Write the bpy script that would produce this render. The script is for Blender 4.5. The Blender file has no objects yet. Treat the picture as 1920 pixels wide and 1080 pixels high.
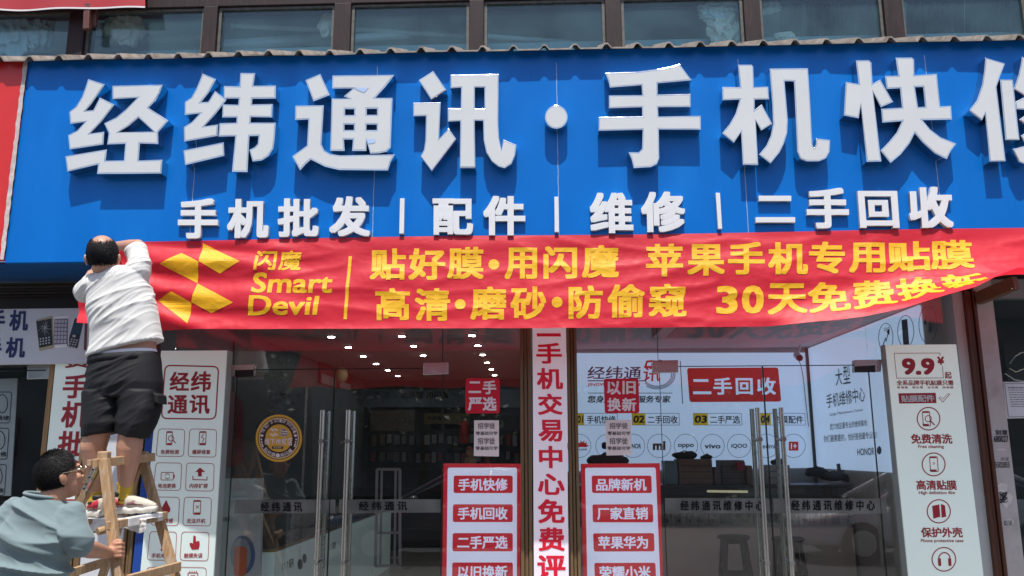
import bpy, bmesh, math, random
from mathutils import Vector, Matrix, noise
from mathutils.geometry import tessellate_polygon
random.seed(7)
SC = bpy.context.scene
COL = SC.collection
V = Vector
# ------------------------------------------------------------------ camera
F = 1550.0
CAM = V((0.0, -6.0, 1.6))
PITCH, YAW, ROLL = math.radians(11.25), math.radians(2.12), math.radians(-0.214)
FW = V((-math.sin(YAW)*math.cos(PITCH), math.cos(YAW)*math.cos(PITCH), math.sin(PITCH)))
R0 = V((math.cos(YAW), math.sin(YAW), 0))
U0 = R0.cross(FW)
RR = R0*math.cos(ROLL) + U0*math.sin(ROLL)
UU = U0*math.cos(ROLL) - R0*math.sin(ROLL)
cam = bpy.data.cameras.new('camera')
cam.sensor_width = 36.0
cam.lens = F/1920*36.0
cam.clip_end = 500
cam.clip_start = 0.05
camo = bpy.data.objects.new('camera', cam)
COL.objects.link(camo)
camo.matrix_world = Matrix(((RR.x, UU.x, -FW.x, CAM.x), (RR.y, UU.y, -FW.y, CAM.y), (RR.z, UU.z, -FW.z, CAM.z), (0, 0, 0, 1)))
SC.camera = camo
# ------------------------------------------------------------------ light
SUN_EL = math.radians(69.5)
w = bpy.data.worlds.new('World'); SC.world = w; w.use_nodes = True
nt = w.node_tree
sky = nt.nodes.new('ShaderNodeTexSky'); sky.sky_type = 'NISHITA'; sky.sun_disc = False
sky.sun_elevation = SUN_EL; sky.sun_rotation = math.radians(180)
sky.air_density = 1.0; sky.dust_density = 2.0
nt.links.new(sky.outputs[0], nt.nodes['Background'].inputs[0])
nt.nodes['Background'].inputs[1].default_value = 0.15
sl = bpy.data.lights.new('sun', 'SUN'); sl.energy = 4.6; sl.angle = math.radians(0.5); sl.color = (1, .965, .90)
so = bpy.data.objects.new('sun', sl); COL.objects.link(so)
sd = V((-0.012, math.cos(SUN_EL), -math.sin(SUN_EL)))
so.rotation_euler = sd.to_track_quat('-Z', 'Y').to_euler()
so.location = (0, -10, 20)
SC.view_settings.view_transform = 'Standard'
SC.view_settings.look = 'None'
SC.view_settings.exposure = 0.36
SC.view_settings.gamma = 1
SC.cycles.max_bounces = 10
SC.cycles.transparent_max_bounces = 16
SC.cycles.use_denoising = True
# ------------------------------------------------------------------ pixel -> world on real planes
def ray(px, py):
    return FW + RR*((px-960)/F) - UU*((py-540)/F)
def at(px, py, Y):
    d = ray(px, py); return CAM + d*((Y-CAM.y)/d.y)
def at_z(px, py, Z):
    d = ray(px, py); return CAM + d*((Z-CAM.z)/d.z)
def at_x(px, py, X):
    d = ray(px, py); return CAM + d*((X-CAM.x)/d.x)
def proj(p):
    q = p-CAM; z = q.dot(FW)
    return 960+F*q.dot(RR)/z, 540-F*q.dot(UU)/z
def on(Y):
    return lambda x, y: at(x, y, Y)
def zoomed(ox, oy, s, Pf):
    return lambda x, y: Pf(ox+x/s, oy+y/s)
# ------------------------------------------------------------------ materials
MATS = {}
def mat(name, col, rough=0.6, metal=0.0, var=0.08, scale=6.0, bump=0.0, bscale=40.0, emit=0.0, stretch=None, spec=0.5, trans=0.0, sheen=0.0, dirt=None, coat=0.0):
    if name in MATS: return MATS[name]
    m = bpy.data.materials.new(name); m.use_nodes = True
    t = m.node_tree; b = t.nodes['Principled BSDF']; L = t.links
    b.inputs['Roughness'].default_value = rough
    b.inputs['Metallic'].default_value = metal
    b.inputs['Specular IOR Level'].default_value = spec
    b.inputs['Sheen Weight'].default_value = sheen
    b.inputs['Coat Weight'].default_value = coat
    co = t.nodes.new('ShaderNodeTexCoord'); vec = co.outputs['Object']
    if stretch:
        mp = t.nodes.new('ShaderNodeMapping'); mp.inputs['Scale'].default_value = stretch
        L.new(vec, mp.inputs[0]); vec = mp.outputs[0]
    n = t.nodes.new('ShaderNodeTexNoise'); n.inputs['Scale'].default_value = scale; n.inputs['Detail'].default_value = 6
    L.new(vec, n.inputs['Vector'])
    r = t.nodes.new('ShaderNodeMapRange'); r.inputs[1].default_value = .3; r.inputs[2].default_value = .7
    r.inputs[3].default_value = 1-var; r.inputs[4].default_value = 1+var*.6
    L.new(n.outputs[0], r.inputs[0])
    mx = t.nodes.new('ShaderNodeVectorMath'); mx.operation = 'SCALE'
    mx.inputs[0].default_value = col[:3]; L.new(r.outputs[0], mx.inputs['Scale'])
    out = mx.outputs[0]
    if dirt:
        n2 = t.nodes.new('ShaderNodeTexNoise'); n2.inputs['Scale'].default_value = dirt[1]; n2.inputs['Detail'].default_value = 8
        L.new(vec, n2.inputs['Vector'])
        r2 = t.nodes.new('ShaderNodeMapRange'); r2.inputs[1].default_value = .52; r2.inputs[2].default_value = .72; r2.inputs[4].default_value = dirt[2]
        L.new(n2.outputs[0], r2.inputs[0])
        mm = t.nodes.new('ShaderNodeMix'); mm.data_type = 'RGBA'
        L.new(r2.outputs[0], mm.inputs[0]); L.new(out, mm.inputs[6]); mm.inputs[7].default_value = (*dirt[0], 1)
        out = mm.outputs[2]
    L.new(out, b.inputs['Base Color'])
    if var:
        rr = t.nodes.new('ShaderNodeMapRange'); rr.inputs[3].default_value = max(0, rough-.08); rr.inputs[4].default_value = min(1, rough+.08)
        L.new(n.outputs[0], rr.inputs[0]); L.new(rr.outputs[0], b.inputs['Roughness'])
    if bump:
        nb = t.nodes.new('ShaderNodeTexNoise'); nb.inputs['Scale'].default_value = bscale; nb.inputs['Detail'].default_value = 5
        L.new(vec, nb.inputs['Vector'])
        bp = t.nodes.new('ShaderNodeBump'); bp.inputs['Strength'].default_value = bump; bp.inputs['Distance'].default_value = .01
        L.new(nb.outputs[0], bp.inputs['Height']); L.new(bp.outputs[0], b.inputs['Normal'])
    if emit:
        L.new(out, b.inputs['Emission Color']); b.inputs['Emission Strength'].default_value = emit
    if trans:
        tr = t.nodes.new('ShaderNodeBsdfTranslucent'); L.new(out, tr.inputs[0])
        ms = t.nodes.new('ShaderNodeMixShader'); ms.inputs[0].default_value = trans
        L.new(b.outputs[0], ms.inputs[1]); L.new(tr.outputs[0], ms.inputs[2])
        L.new(ms.outputs[0], t.nodes['Material Output'].inputs[0])
    MATS[name] = m
    return m
def glassmat(name, tint=(.86, .9, .89), refl=.055, dust=.03, dustcol=(.5, .5, .48), rough=0.0):
    if name in MATS: return MATS[name]
    m = bpy.data.materials.new(name); m.use_nodes = True
    t = m.node_tree; L = t.links; t.nodes.remove(t.nodes['Principled BSDF'])
    tr = t.nodes.new('ShaderNodeBsdfTransparent'); tr.inputs[0].default_value = (*tint, 1)
    gl = t.nodes.new('ShaderNodeBsdfGlossy'); gl.inputs['Roughness'].default_value = rough
    df = t.nodes.new('ShaderNodeBsdfDiffuse'); df.inputs[0].default_value = (*dustcol, 1)
    lw = t.nodes.new('ShaderNodeLayerWeight'); lw.inputs[0].default_value = .5
    pw = t.nodes.new('ShaderNodeMath'); pw.operation = 'POWER'; pw.inputs[1].default_value = 4
    L.new(lw.outputs['Facing'], pw.inputs[0])
    ml = t.nodes.new('ShaderNodeMapRange'); ml.inputs[3].default_value = refl; ml.inputs[4].default_value = .95
    L.new(pw.outputs[0], ml.inputs[0])
    co = t.nodes.new('ShaderNodeTexCoord'); n = t.nodes.new('ShaderNodeTexNoise'); n.inputs['Scale'].default_value = 3; n.inputs['Detail'].default_value = 8
    L.new(co.outputs['Object'], n.inputs['Vector'])
    md = t.nodes.new('ShaderNodeMapRange'); md.inputs[1].default_value = .35; md.inputs[2].default_value = .75; md.inputs[3].default_value = dust*.5; md.inputs[4].default_value = dust*2
    L.new(n.outputs[0], md.inputs[0])
    a = t.nodes.new('ShaderNodeMixShader'); L.new(md.outputs[0], a.inputs[0]); L.new(tr.outputs[0], a.inputs[1]); L.new(df.outputs[0], a.inputs[2])
    c = t.nodes.new('ShaderNodeMixShader'); L.new(ml.outputs[0], c.inputs[0]); L.new(a.outputs[0], c.inputs[1]); L.new(gl.outputs[0], c.inputs[2])
    L.new(c.outputs[0], t.nodes['Material Output'].inputs[0])
    MATS[name] = m
    return m
# ------------------------------------------------------------------ objects
def thing(name, label, cat, loc, group=None, kind=None):
    o = bpy.data.objects.new(name, None); COL.objects.link(o)
    o.empty_display_size = .1
    o.location = loc
    o['label'] = label; o['category'] = cat
    if group: o['group'] = group
    if kind: o['kind'] = kind
    return o
def origin_of(o):
    p = V((0, 0, 0))
    while o is not None:
        p += o.location; o = o.parent
    return p
class MB:
    def __init__(s): s.v = []; s.f = []
    def add(s, vs, fs):
        k = len(s.v); s.v.extend([V(p) for p in vs]); s.f.extend([tuple(i+k for i in f) for f in fs]); return s
    def box(s, lo, hi):
        a, b = lo, hi
        vs = [(x, y, z) for z in (a[2], b[2]) for y in (a[1], b[1]) for x in (a[0], b[0])]
        return s.add(vs, [(0, 2, 3, 1), (4, 5, 7, 6), (0, 1, 5, 4), (2, 6, 7, 3), (0, 4, 6, 2), (1, 3, 7, 5)])
    def quad(s, a, b, c, d): return s.add([a, b, c, d], [(0, 1, 2, 3)])
    def prism(s, pts, off, holes=()):
        """closed solid: flat outline pts (+holes) and its copy moved by off"""
        off = V(off)
        loops = [[V(p) for p in pts]]+[[V(p) for p in h] for h in holes]
        tri = tessellate_polygon(loops)
        flat = [p for l in loops for p in l]; n = len(flat)
        fs = [tuple(t) for t in tri]+[tuple(i+n for i in reversed(t)) for t in tri]
        k = 0
        for l in loops:
            m = len(l)
            for i in range(m):
                j = (i+1) % m
                fs.append((k+i, k+j, k+j+n, k+i+n))
            k += m
        return s.add(flat+[p+off for p in flat], fs)
    def flat(s, pts, holes=()):
        loops = [[V(p) for p in pts]]+[[V(p) for p in h] for h in holes]
        return s.add([p for l in loops for p in l], [tuple(t) for t in tessellate_polygon(loops)])
    def beam(s, p, q, wd, th, up=V((0, 0, 1))):
        p = V(p); q = V(q); d = (q-p).normalized(); a = d.cross(up)
        if a.length < 1e-4: a = d.cross(V((0, 1, 0)))
        a.normalize(); b = a.cross(d).normalized()
        a *= wd/2; b *= th/2
        vs = [p-a-b, p+a-b, p+a+b, p-a+b, q-a-b, q+a-b, q+a+b, q-a+b]
        return s.add(vs, [(0, 3, 2, 1), (4, 5, 6, 7), (0, 1, 5, 4), (1, 2, 6, 5), (2, 3, 7, 6), (3, 0, 4, 7)])
    def tube(s, pts, r, seg=12):
        pts = [V(p) for p in pts]; n = len(pts)
        rs = r if isinstance(r, (list, tuple)) else [r]*n
        vs = []; a = None
        for i, p in enumerate(pts):
            d = (pts[min(i+1, n-1)]-pts[max(i-1, 0)]).normalized()
            if a is None:
                a = d.cross(V((0, 0, 1)))
                if a.length < 1e-3: a = d.cross(V((1, 0, 0)))
            a = (a-d*a.dot(d)).normalized(); b = d.cross(a)
            for k in range(seg):
                t = 2*math.pi*k/seg
                vs.append(p+(a*math.cos(t)+b*math.sin(t))*rs[i])
        fs = [(i*seg+k, i*seg+(k+1) % seg, (i+1)*seg+(k+1) % seg, (i+1)*seg+k) for i in range(n-1) for k in range(seg)]
        fs += [tuple(reversed(range(seg))), tuple((n-1)*seg+k for k in range(seg))]
        return s.add(vs, fs)
    def disc(s, c, ax, ay, seg=40):
        c = V(c); ax = V(ax); ay = V(ay)
        return s.add([c+ax*math.cos(2*math.pi*k/seg)+ay*math.sin(2*math.pi*k/seg) for k in range(seg)], [tuple(range(seg))])
    def ell(s, c, ax, ay, az, n=16, m=10):
        c = V(c); ax = V(ax); ay = V(ay); az = V(az); vs = [c-az]
        for i in range(1, m):
            ph = -math.pi/2+math.pi*i/m
            for k in range(n):
                t = 2*math.pi*k/n
                vs.append(c+(ax*math.cos(t)+ay*math.sin(t))*math.cos(ph)+az*math.sin(ph))
        vs.append(c+az); fs = []
        for k in range(n): fs.append((0, 1+(k+1) % n, 1+k))
        for i in range(m-2):
            for k in range(n):
                fs.append((1+i*n+k, 1+i*n+(k+1) % n, 1+(i+1)*n+(k+1) % n, 1+(i+1)*n+k))
        e = len(vs)-1
        for k in range(n): fs.append((e, 1+(m-2)*n+k, 1+(m-2)*n+(k+1) % n))
        return s.add(vs, fs)
    def ball(s, c, r, n=16, m=10): return s.ell(c, (r, 0, 0), (0, r, 0), (0, 0, r), n, m)
    def limb(s, pts, rs, seg=16):
        for i in range(len(pts)-1): s.tube([pts[i], pts[i+1]], [rs[i], rs[i+1]], seg)
        for p, r in zip(pts, rs): s.ball(p, r, seg, 10)
        return s
    def loft(s, rings, seg=28, pw=2.4):
        """rings: (centre, half axis a, half axis b); superellipse sections, closed ends"""
        vs = []
        for c, a, b in rings:
            c = V(c); a = V(a); b = V(b)
            for k in range(seg):
                t = 2*math.pi*k/seg; x = math.cos(t); y = math.sin(t)
                vs.append(c+a*math.copysign(abs(x)**(2/pw), x)+b*math.copysign(abs(y)**(2/pw), y))
        n = len(rings)
        fs = [(i*seg+k, i*seg+(k+1) % seg, (i+1)*seg+(k+1) % seg, (i+1)*seg+k) for i in range(n-1) for k in range(seg)]
        fs += [tuple(reversed(range(seg))), tuple((n-1)*seg+k for k in range(seg))]
        return s.add(vs, fs)
    def stroke(s, pts, wd, P, closed=False, n=V((0, -1, 0))):
        """flat line of width wd (in the units of P) through the points"""
        m = len(pts); L = []; Rr = []
        for i in range(m):
            a = pts[i-1] if (i > 0 or closed) else pts[i]
            c = pts[(i+1) % m] if (i < m-1 or closed) else pts[i]
            b = pts[i]
            d1 = V((b[0]-a[0], b[1]-a[1])); d2 = V((c[0]-b[0], c[1]-b[1]))
            if d1.length < 1e-6: d1 = d2
            if d2.length < 1e-6: d2 = d1
            d1 = d1.normalized(); d2 = d2.normalized()
            n1 = V((-d1.y, d1.x)); n2 = V((-d2.y, d2.x)); mm = n1+n2
            if mm.length < 1e-3: mm = n1
            mm.normalize(); k = wd/2/max(.4, mm.dot(n1))
            L.append(P(b[0]+mm.x*k, b[1]+mm.y*k)); Rr.append(P(b[0]-mm.x*k, b[1]-mm.y*k))
        r = m if closed else m-1
        return s.add(L+Rr, [(i, (i+1) % m, m+(i+1) % m, m+i) for i in range(r)])
    def build(s, name, material, parent=None, loc=None, smooth=False, bevel=0.0, label=None, cat=None, group=None, kind=None, mesh_only=False):
        me = bpy.data.meshes.new(name)
        org = origin_of(parent) if parent is not None else (V(loc) if loc is not None else V((0, 0, 0)))
        me.from_pydata([tuple(p-org) for p in s.v], [], s.f)
        me.update()
        if material is not None: me.materials.append(material)
        o = bpy.data.objects.new(name, me); COL.objects.link(o)
        if parent is not None: o.parent = parent
        else: o.location = org
        if smooth:
            for p in me.polygons: p.use_smooth = True
        if bevel:
            bm = bmesh.new(); bm.from_mesh(me)
            bmesh.ops.recalc_face_normals(bm, faces=bm.faces)
            bm.to_mesh(me); bm.free()
            b = o.modifiers.new('bevel', 'BEVEL'); b.width = bevel; b.segments = 2; b.limit_method = 'ANGLE'; b.angle_limit = math.radians(40)
        if label: o['label'] = label
        if cat: o['category'] = cat
        if group: o['group'] = group
        if kind: o['kind'] = kind
        return o
def dup(o, loc=None, parent=None, label=None, group=None):
    c = o.copy(); COL.objects.link(c)
    if parent is not None: c.parent = parent
    if loc is not None: c.location = loc
    if label: c['label'] = label
    if group: c['group'] = group
    for ch in list(o.children): dup(ch, parent=c)
    return c
# ------------------------------------------------------------------ lettering
_G = {}
def glyph(st):
    if st in _G: return _G[st]
    c = bpy.data.curves.new('tmp', 'FONT'); c.body = st; c.size = 1; c.resolution_u = 3
    o = bpy.data.objects.new('tmp', c); COL.objects.link(o)
    dg = bpy.context.evaluated_depsgraph_get(); e = o.evaluated_get(dg); me = e.to_mesh()
    vs = [(v.co.x, v.co.y) for v in me.vertices]; fs = [tuple(p.vertices) for p in me.polygons]
    e.to_mesh_clear(); bpy.data.objects.remove(o); bpy.data.curves.remove(c)
    _G[st] = (vs, fs); return _G[st]
def qf(corners, P):
    """bilinear map (u right, v down) on four corners TL TR BR BL"""
    a, b, c, d = corners
    return lambda u, v: P((1-v)*((1-u)*a[0]+u*b[0])+v*((1-u)*d[0]+u*c[0]), (1-v)*((1-u)*a[1]+u*b[1])+v*((1-u)*d[1]+u*c[1]))
def rq(x0, y0, x1, y1, lean=0.0, tilt=0.0):
    """rectangle; lean moves the bottom sideways, tilt moves the right side down"""
    return [(x0, y0), (x1, y0+tilt), (x1+lean, y1+tilt), (x0+lean, y1)]
def text(mb, st, Q, r=.03, em=False, depth=None, n=V((0, -1, 0)), win=None, step=.00012, ry=None):
    vs, fs = glyph(st)
    if not vs: return
    if len(vs) > 300 and len(st) == 1: r = r*.66
    if depth is None and step < .01: r = r*.8
    if ry is None: ry = r*.85
    if em: x0, x1, y0, y1 = .03, .97, -.09, .85
    else:
        x0 = min(p[0] for p in vs)-r; x1 = max(p[0] for p in vs)+r
        y0 = min(p[1] for p in vs)-ry; y1 = max(p[1] for p in vs)+ry
    sh = [(0, 0)] if r == 0 else [(a*r, b*ry) for a in (-1, 0, 1) for b in (-1, 0, 1)]
    edges = None
    if depth is not None:
        cnt = {}
        for f in fs:
            for i in range(len(f)):
                a, b = f[i], f[(i+1) % len(f)]
                if (b, a) in cnt: cnt.pop((b, a))
                else: cnt[(a, b)] = 1
        edges = list(cnt)
    for k, (dx, dy) in enumerate(sh):
        pts = [Q((x+dx-x0)/(x1-x0), 1-(y+dy-y0)/(y1-y0)) + n*(step*k) for x, y in vs]
        if depth is None: mb.add(pts, fs)
        else:
            m = len(pts)
            mb.add(pts+[p+depth for p in pts], fs+[(a, b, b+m, a+m) for a, b in edges])
def row(mb, st, corners, P, r=.03, gap=.08, n=V((0, -1, 0)), **kw):
    k = len(st); wd = 1/(k+(k-1)*gap); Q = qf(corners, P)
    for i, ch in enumerate(st):
        if ch == ' ': continue
        u0 = i*wd*(1+gap)
        text(mb, ch, lambda u, v, u0=u0: Q(u0+u*wd, v), r, em=True, n=n, **kw)
def col(mb, st, corners, P, r=.03, gap=.12, **kw):
    k = len(st); h = 1/(k+(k-1)*gap); Q = qf(corners, P)
    for i, ch in enumerate(st):
        v0 = i*h*(1+gap)
        text(mb, ch, lambda u, v, v0=v0: Q(u, v0+v*h), r, em=True, **kw)
def rrect(corners, rad, seg=4):
    """rounded outline (list of points) of a quad TL TR BR BL, radius in its own units"""
    out = []; m = len(corners)
    for i in range(m):
        p = V(corners[i]); a = V(corners[i-1])-p; b = V(corners[(i+1) % m])-p
        a.normalize(); b.normalize()
        s0 = p+a*rad; s1 = p+b*rad
        for k in range(seg+1):
            t = k/seg; q = s0*(1-t)**2+p*2*t*(1-t)+s1*t*t
            out.append((q.x, q.y))
    return out
def circ(cx, cy, rx, ry=None, seg=32, a0=0, a1=360):
    ry = rx if ry is None else ry
    full = abs(a1-a0) >= 360; m = seg if full else seg+1
    return [(cx+rx*math.cos(math.radians(a0+(a1-a0)*k/seg)), cy+ry*math.sin(math.radians(a0+(a1-a0)*k/seg))) for k in range(m)]
def board(parent, corners, Y, th, material, name='panel', bevel=.004):
    P = on(Y); mb = MB(); mb.prism([P(*c) for c in corners], (0, th, 0))
    return mb.build(name, material, parent, bevel=bevel)
def fill(mb, pts, P, holes=()):
    mb.flat([P(*p) for p in pts], [[P(*p) for p in h] for h in holes])
def inset(pts, d):
    """move a closed outline inwards by d (mitred)"""
    n = len(pts); area = sum(pts[i][0]*pts[(i+1) % n][1]-pts[(i+1) % n][0]*pts[i][1] for i in range(n))
    sg = 1 if area > 0 else -1; out = []
    for i in range(n):
        a, b, c = V(pts[i-1]), V(pts[i]), V(pts[(i+1) % n])
        d1 = (b-a).normalized(); d2 = (c-b).normalized()
        n1 = V((-d1.y, d1.x))*sg; n2 = V((-d2.y, d2.x))*sg
        m = n1+n2
        if m.length < .2: m = n1
        m.normalize()
        q = b+m*(d/max(.45, m.dot(n1)))
        out.append((q.x, q.y))
    return out
# ------------------------------------------------------------------ palette
BLUE = mat('sign blue', (.0005, .142, .52), .3, var=.06, scale=3, dirt=((.015, .21, .58), 3, .16), bump=.06, bscale=2, spec=.22, stretch=(1.1, 1.1, .35))
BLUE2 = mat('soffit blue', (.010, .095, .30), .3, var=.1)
CHROME = mat('polished steel', (.66, .66, .66), .13, 1.0, var=.15, bump=.3, bscale=9)
STEEL = mat('brushed steel', (.62, .60, .57), .26, 1.0, var=.05)
BLACKM = mat('black metal', (.015, .015, .016), .4, .3)
ACRYL = mat('white acrylic', (.585, .60, .60), .3, var=.03, scale=4, dirt=((.6, .6, .58), 5, .3))
ACRYL2 = mat('white foam letter', (.69, .70, .71), .45, var=.03)
PALEBLUE = mat('pale blue film', (.42, .55, .78), .3)
SEAM = mat('sealant', (.34, .45, .62), .6, var=.3, scale=30)
BRONZE = mat('bronze metal frame', (.17, .105, .05), .42, .1, var=.12, scale=5, stretch=(30, 30, 1))
BRONZE2 = mat('red brown metal frame', (.085, .032, .018), .4, .25, var=.15, scale=5, stretch=(20, 20, 1))
DKWOOD = mat('dark painted wood', (.026, .014, .015), .6, var=.35, scale=4, stretch=(6, 6, 1), dirt=((.05, .027, .02), 6, .5), bump=.2, spec=.3)
ROOFM = mat('weathered sheet', (.26, .225, .195), .6, .2, var=.35, scale=9, dirt=((.07, .045, .03), 11, .8))
REDVINYL = mat('red vinyl', (.60, .022, .02), .4, var=.06, bump=.1, bscale=12)
TORN = mat('torn paper edge', (.55, .48, .46), .8, var=.3, scale=30)
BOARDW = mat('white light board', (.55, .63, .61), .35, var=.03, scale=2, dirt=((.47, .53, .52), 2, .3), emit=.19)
BOARDW2 = mat('white panel', (.56, .57, .60), .45, var=.05, scale=2, emit=0, dirt=((.42, .42, .43), 3, .4))
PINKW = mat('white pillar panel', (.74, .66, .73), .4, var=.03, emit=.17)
REDTXT = mat('red lettering', (.34, .016, .028), .45, var=.04)
REDTXT2 = mat('bright red lettering', (.55, .008, .03), .45, var=.04, emit=.15)
NAVY = mat('navy lettering', (.008, .012, .10), .5, var=.04)
DARKTXT = mat('dark lettering', (.02, .02, .024), .5, var=.04)
GREYTXT = mat('grey lettering', (.10, .105, .11), .6, var=.05)
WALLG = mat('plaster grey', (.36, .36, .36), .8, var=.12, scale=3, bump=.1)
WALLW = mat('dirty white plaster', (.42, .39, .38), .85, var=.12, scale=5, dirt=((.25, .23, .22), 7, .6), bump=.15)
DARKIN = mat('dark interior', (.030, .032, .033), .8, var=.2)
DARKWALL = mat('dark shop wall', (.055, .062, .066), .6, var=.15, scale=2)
CEIL = mat('white ceiling', (.50, .48, .47), .8, var=.04)
GLASS = glassmat('shop glass', tint=(.92, .95, .94), refl=.085, dust=.008)
GLASSUP = glassmat('dusty window glass', (.84, .97, 1.0), .045, .075, (.17, .31, .35))
FROST = glassmat('frosted film', (.30, .31, .31), .03, .28, (.36, .36, .35), .3)
LAMP = mat('lamp disc', (1, .98, .92), .5, var=0, emit=42)

# ------------------------------------------------------------------ ground, floor, ceiling
def paving():
    m = mat('paving', (.34, .33, .31), .85, var=.18, scale=3, bump=.2)
    t = m.node_tree; b = t.nodes['Principled BSDF']; src = b.inputs['Base Color'].links[0].from_socket
    br = t.nodes.new('ShaderNodeTexBrick'); br.inputs['Scale'].default_value = 2; br.inputs['Mortar Size'].default_value = .012
    br.inputs['Color2'].default_value = (.8, .8, .8, 1); br.inputs['Color1'].default_value = (.7, .7, .7, 1); br.inputs['Mortar'].default_value = (.3, .3, .3, 1)
    co = t.nodes.new('ShaderNodeTexCoord'); t.links.new(co.outputs['Object'], br.inputs[0])
    mx = t.nodes.new('ShaderNodeMix'); mx.data_type = 'RGBA'; mx.blend_type = 'MULTIPLY'; mx.inputs[0].default_value = 1
    t.links.new(src, mx.inputs[6]); t.links.new(br.outputs[0], mx.inputs[7]); t.links.new(mx.outputs[2], b.inputs['Base Color'])
    return m
MB().quad((-90, -14, -.2), (90, -14, -.2), (90, 40, -.2), (-90, 40, -.2)).build('ground', mat('ground soil', (.2, .19, .17), .9), loc=(0, 0, -.2), kind='structure')
MB().box((-40, -2.9, -.1), (40, .0, .0)).build('pavement', paving(), loc=(0, 0, 0), kind='structure')
MB().quad((-90, -200, -.14), (90, -200, -.14), (90, -2.9, -.14), (-90, -2.9, -.14)).build('road', mat('asphalt', (.055, .055, .057), .85, var=.25, scale=20, bump=.3), loc=(0, -20, -.14), kind='structure')
SZ = .14
ZC = 2.75
YL, YR, XR, XL = 7.3, 3.4, 2.99, -2.88
MB().box((XL-.1, .02, .0), (XR+.1, YL+.1, SZ)).build('floor', mat('shop tiles', (.34, .32, .30), .25, var=.08, scale=2), loc=(0, 2, SZ), kind='structure')
MB().box((XL-.1, .06, ZC), (XR+.1, YL+.1, ZC+.1)).build('ceiling', CEIL, loc=(0, 2, ZC), kind='structure')

# ------------------------------------------------------------------ the shop building
BLD = thing('shop_building', 'two storey shop building with glass doors below and dark framed windows above the awning', 'building', (0, 0, 0))
YW = .10                                                    # window plane upstairs
zt = at(300, 17, YW).z; zb = at(960, 150, YW).z
mull = [(-110, 36), (148, 31), (396, 27), (643, 32), (894, 28), (1150, 30), (1410, 30), (1675, 34), (1945, 34)]
xs = [at(p, 50, YW).x for p, _ in mull]; ws = [wd/1550*6.6 for _, wd in mull]
mbu = MB().box((xs[0]-1.2, YW-.02, zt), (xs[-1]+1.2, YW+.16, zt+.16)); mbu.build('top_rail', DKWOOD, BLD, bevel=.006)
MB().box((xs[0]-1.2, YW-.02, zb-.14), (xs[-1]+1.2, YW+.16, zb)).build('bottom_rail', DKWOOD, BLD, bevel=.006)
MB().box((xs[0]-1.2, YW+.02, zt+.163), (xs[-1]+1.2, YW+.3, zt+3.5)).build('upper_wall', WALLW, BLD)
for x, wd in zip(xs, ws):
    MB().box((x-wd/2, YW-.035, zb+.002), (x+wd/2, YW+.14, zt-.002)).build('mullion', DKWOOD, BLD, bevel=.006)
for i in range(len(xs)-1):
    a, b = xs[i]+ws[i]/2+.002, xs[i+1]-ws[i+1]/2-.002; t = .022
    mb = MB().box((a, YW, zb+.003), (a+t, YW+.05, zt-.003)).box((b-t, YW, zb+.003), (b, YW+.05, zt-.003)).box((a+t, YW, zb+.003), (b-t, YW+.05, zb+t)).box((a+t, YW, zt-t), (b-t, YW+.05, zt-.003))
    wn = mb.build('window', mat('window bead', (.10, .10, .09), .6, var=.4, scale=20), BLD)
    MB().box((a+t+.001, YW+.02, zb+t), (b-t-.001, YW+.026, zt-t)).build('pane', GLASSUP, wn)
UPW = mat('upstairs wall', (.30, .40, .44), .8, var=.15, scale=1.5)
MB().box((xs[0]-1.2, 2.6, zb-.5), (xs[-1]+1.2, 2.7, zt+1.4)).build('back_wall', UPW, BLD)
MB().box((xs[0]-1.2, YW+.17, zb-.5), (xs[-1]+1.2, 2.59, zb-.4)).build('upstairs_floor', UPW, BLD)
MB().box((xs[0]-1.2, YW+.31, zt+.9), (xs[-1]+1.2, 2.59, zt+1.0)).build('upstairs_ceiling', UPW, BLD)
zsl = at(960, 76, .3).z
MB().box((xs[0]-1.2, .34, zb-.39), (xs[-1]+1.2, .62, zsl)).build('inner_sill', mat('teal sill', (.34, .48, .50), .5), BLD)
# shop interior walls
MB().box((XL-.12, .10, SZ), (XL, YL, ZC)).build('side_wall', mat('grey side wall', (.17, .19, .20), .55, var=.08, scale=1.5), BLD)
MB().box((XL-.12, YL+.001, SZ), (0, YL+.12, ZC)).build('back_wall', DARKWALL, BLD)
MB().box((0.0, YR+.121, SZ), (.12, YL+.1, ZC)).build('partition_wall', mat('partition', (.33, .30, .29), .7), BLD)
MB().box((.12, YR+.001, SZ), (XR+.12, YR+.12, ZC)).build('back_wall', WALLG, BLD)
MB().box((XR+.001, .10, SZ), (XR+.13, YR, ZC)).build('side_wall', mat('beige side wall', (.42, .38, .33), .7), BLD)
# glass front: fixed panes, doors, frames
def xp(px, y=900, Y=0): return at(px, y, Y).x
def zp(py, px=960, Y=0): return at(px, py, Y).z
zd = zp(690)                       # top of the doors
gl = xp(310); gr = xp(1800)
def pane(x0, x1, z0, z1, parent=BLD, name='glass_pane', Y=0): return MB().box((x0, Y, z0), (x1, Y+.01, z1)).build(name, GLASS, parent)
xa, xb, xc_, xd_ = xp(432), xp(620), xp(829), xp(975)
xe, xf, xg, xh = xp(1085), xp(1243), xp(1443), xp(1648)
ZG = ZC-.06
for a, b, z0, z1 in ((gl, xa-.004, SZ, ZG), (xa, xc_-.002, zd+.006, ZG), (xc_+.002, xd_, SZ, ZG), (xe, xf-.002, SZ, ZG), (xf+.002, xh-.002, zd+.006, ZG), (xh+.002, gr, SZ, ZG)):
    pane(a, b, z0, z1)
EDGE = mat('glass edge', (.012, .022, .02), .2)
def clamp(corners, Y, black, parent):
    P = on(Y)
    c = MB().prism([P(*q) for q in corners], (0, .05, 0)).build('hinge_clamp', STEEL, parent, bevel=.003)
    if black:
        b = MB().prism([on(Y-.004)(*q) for q in black], (0, .003, 0)).build('lock_plate', BLACKM, c)
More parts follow.
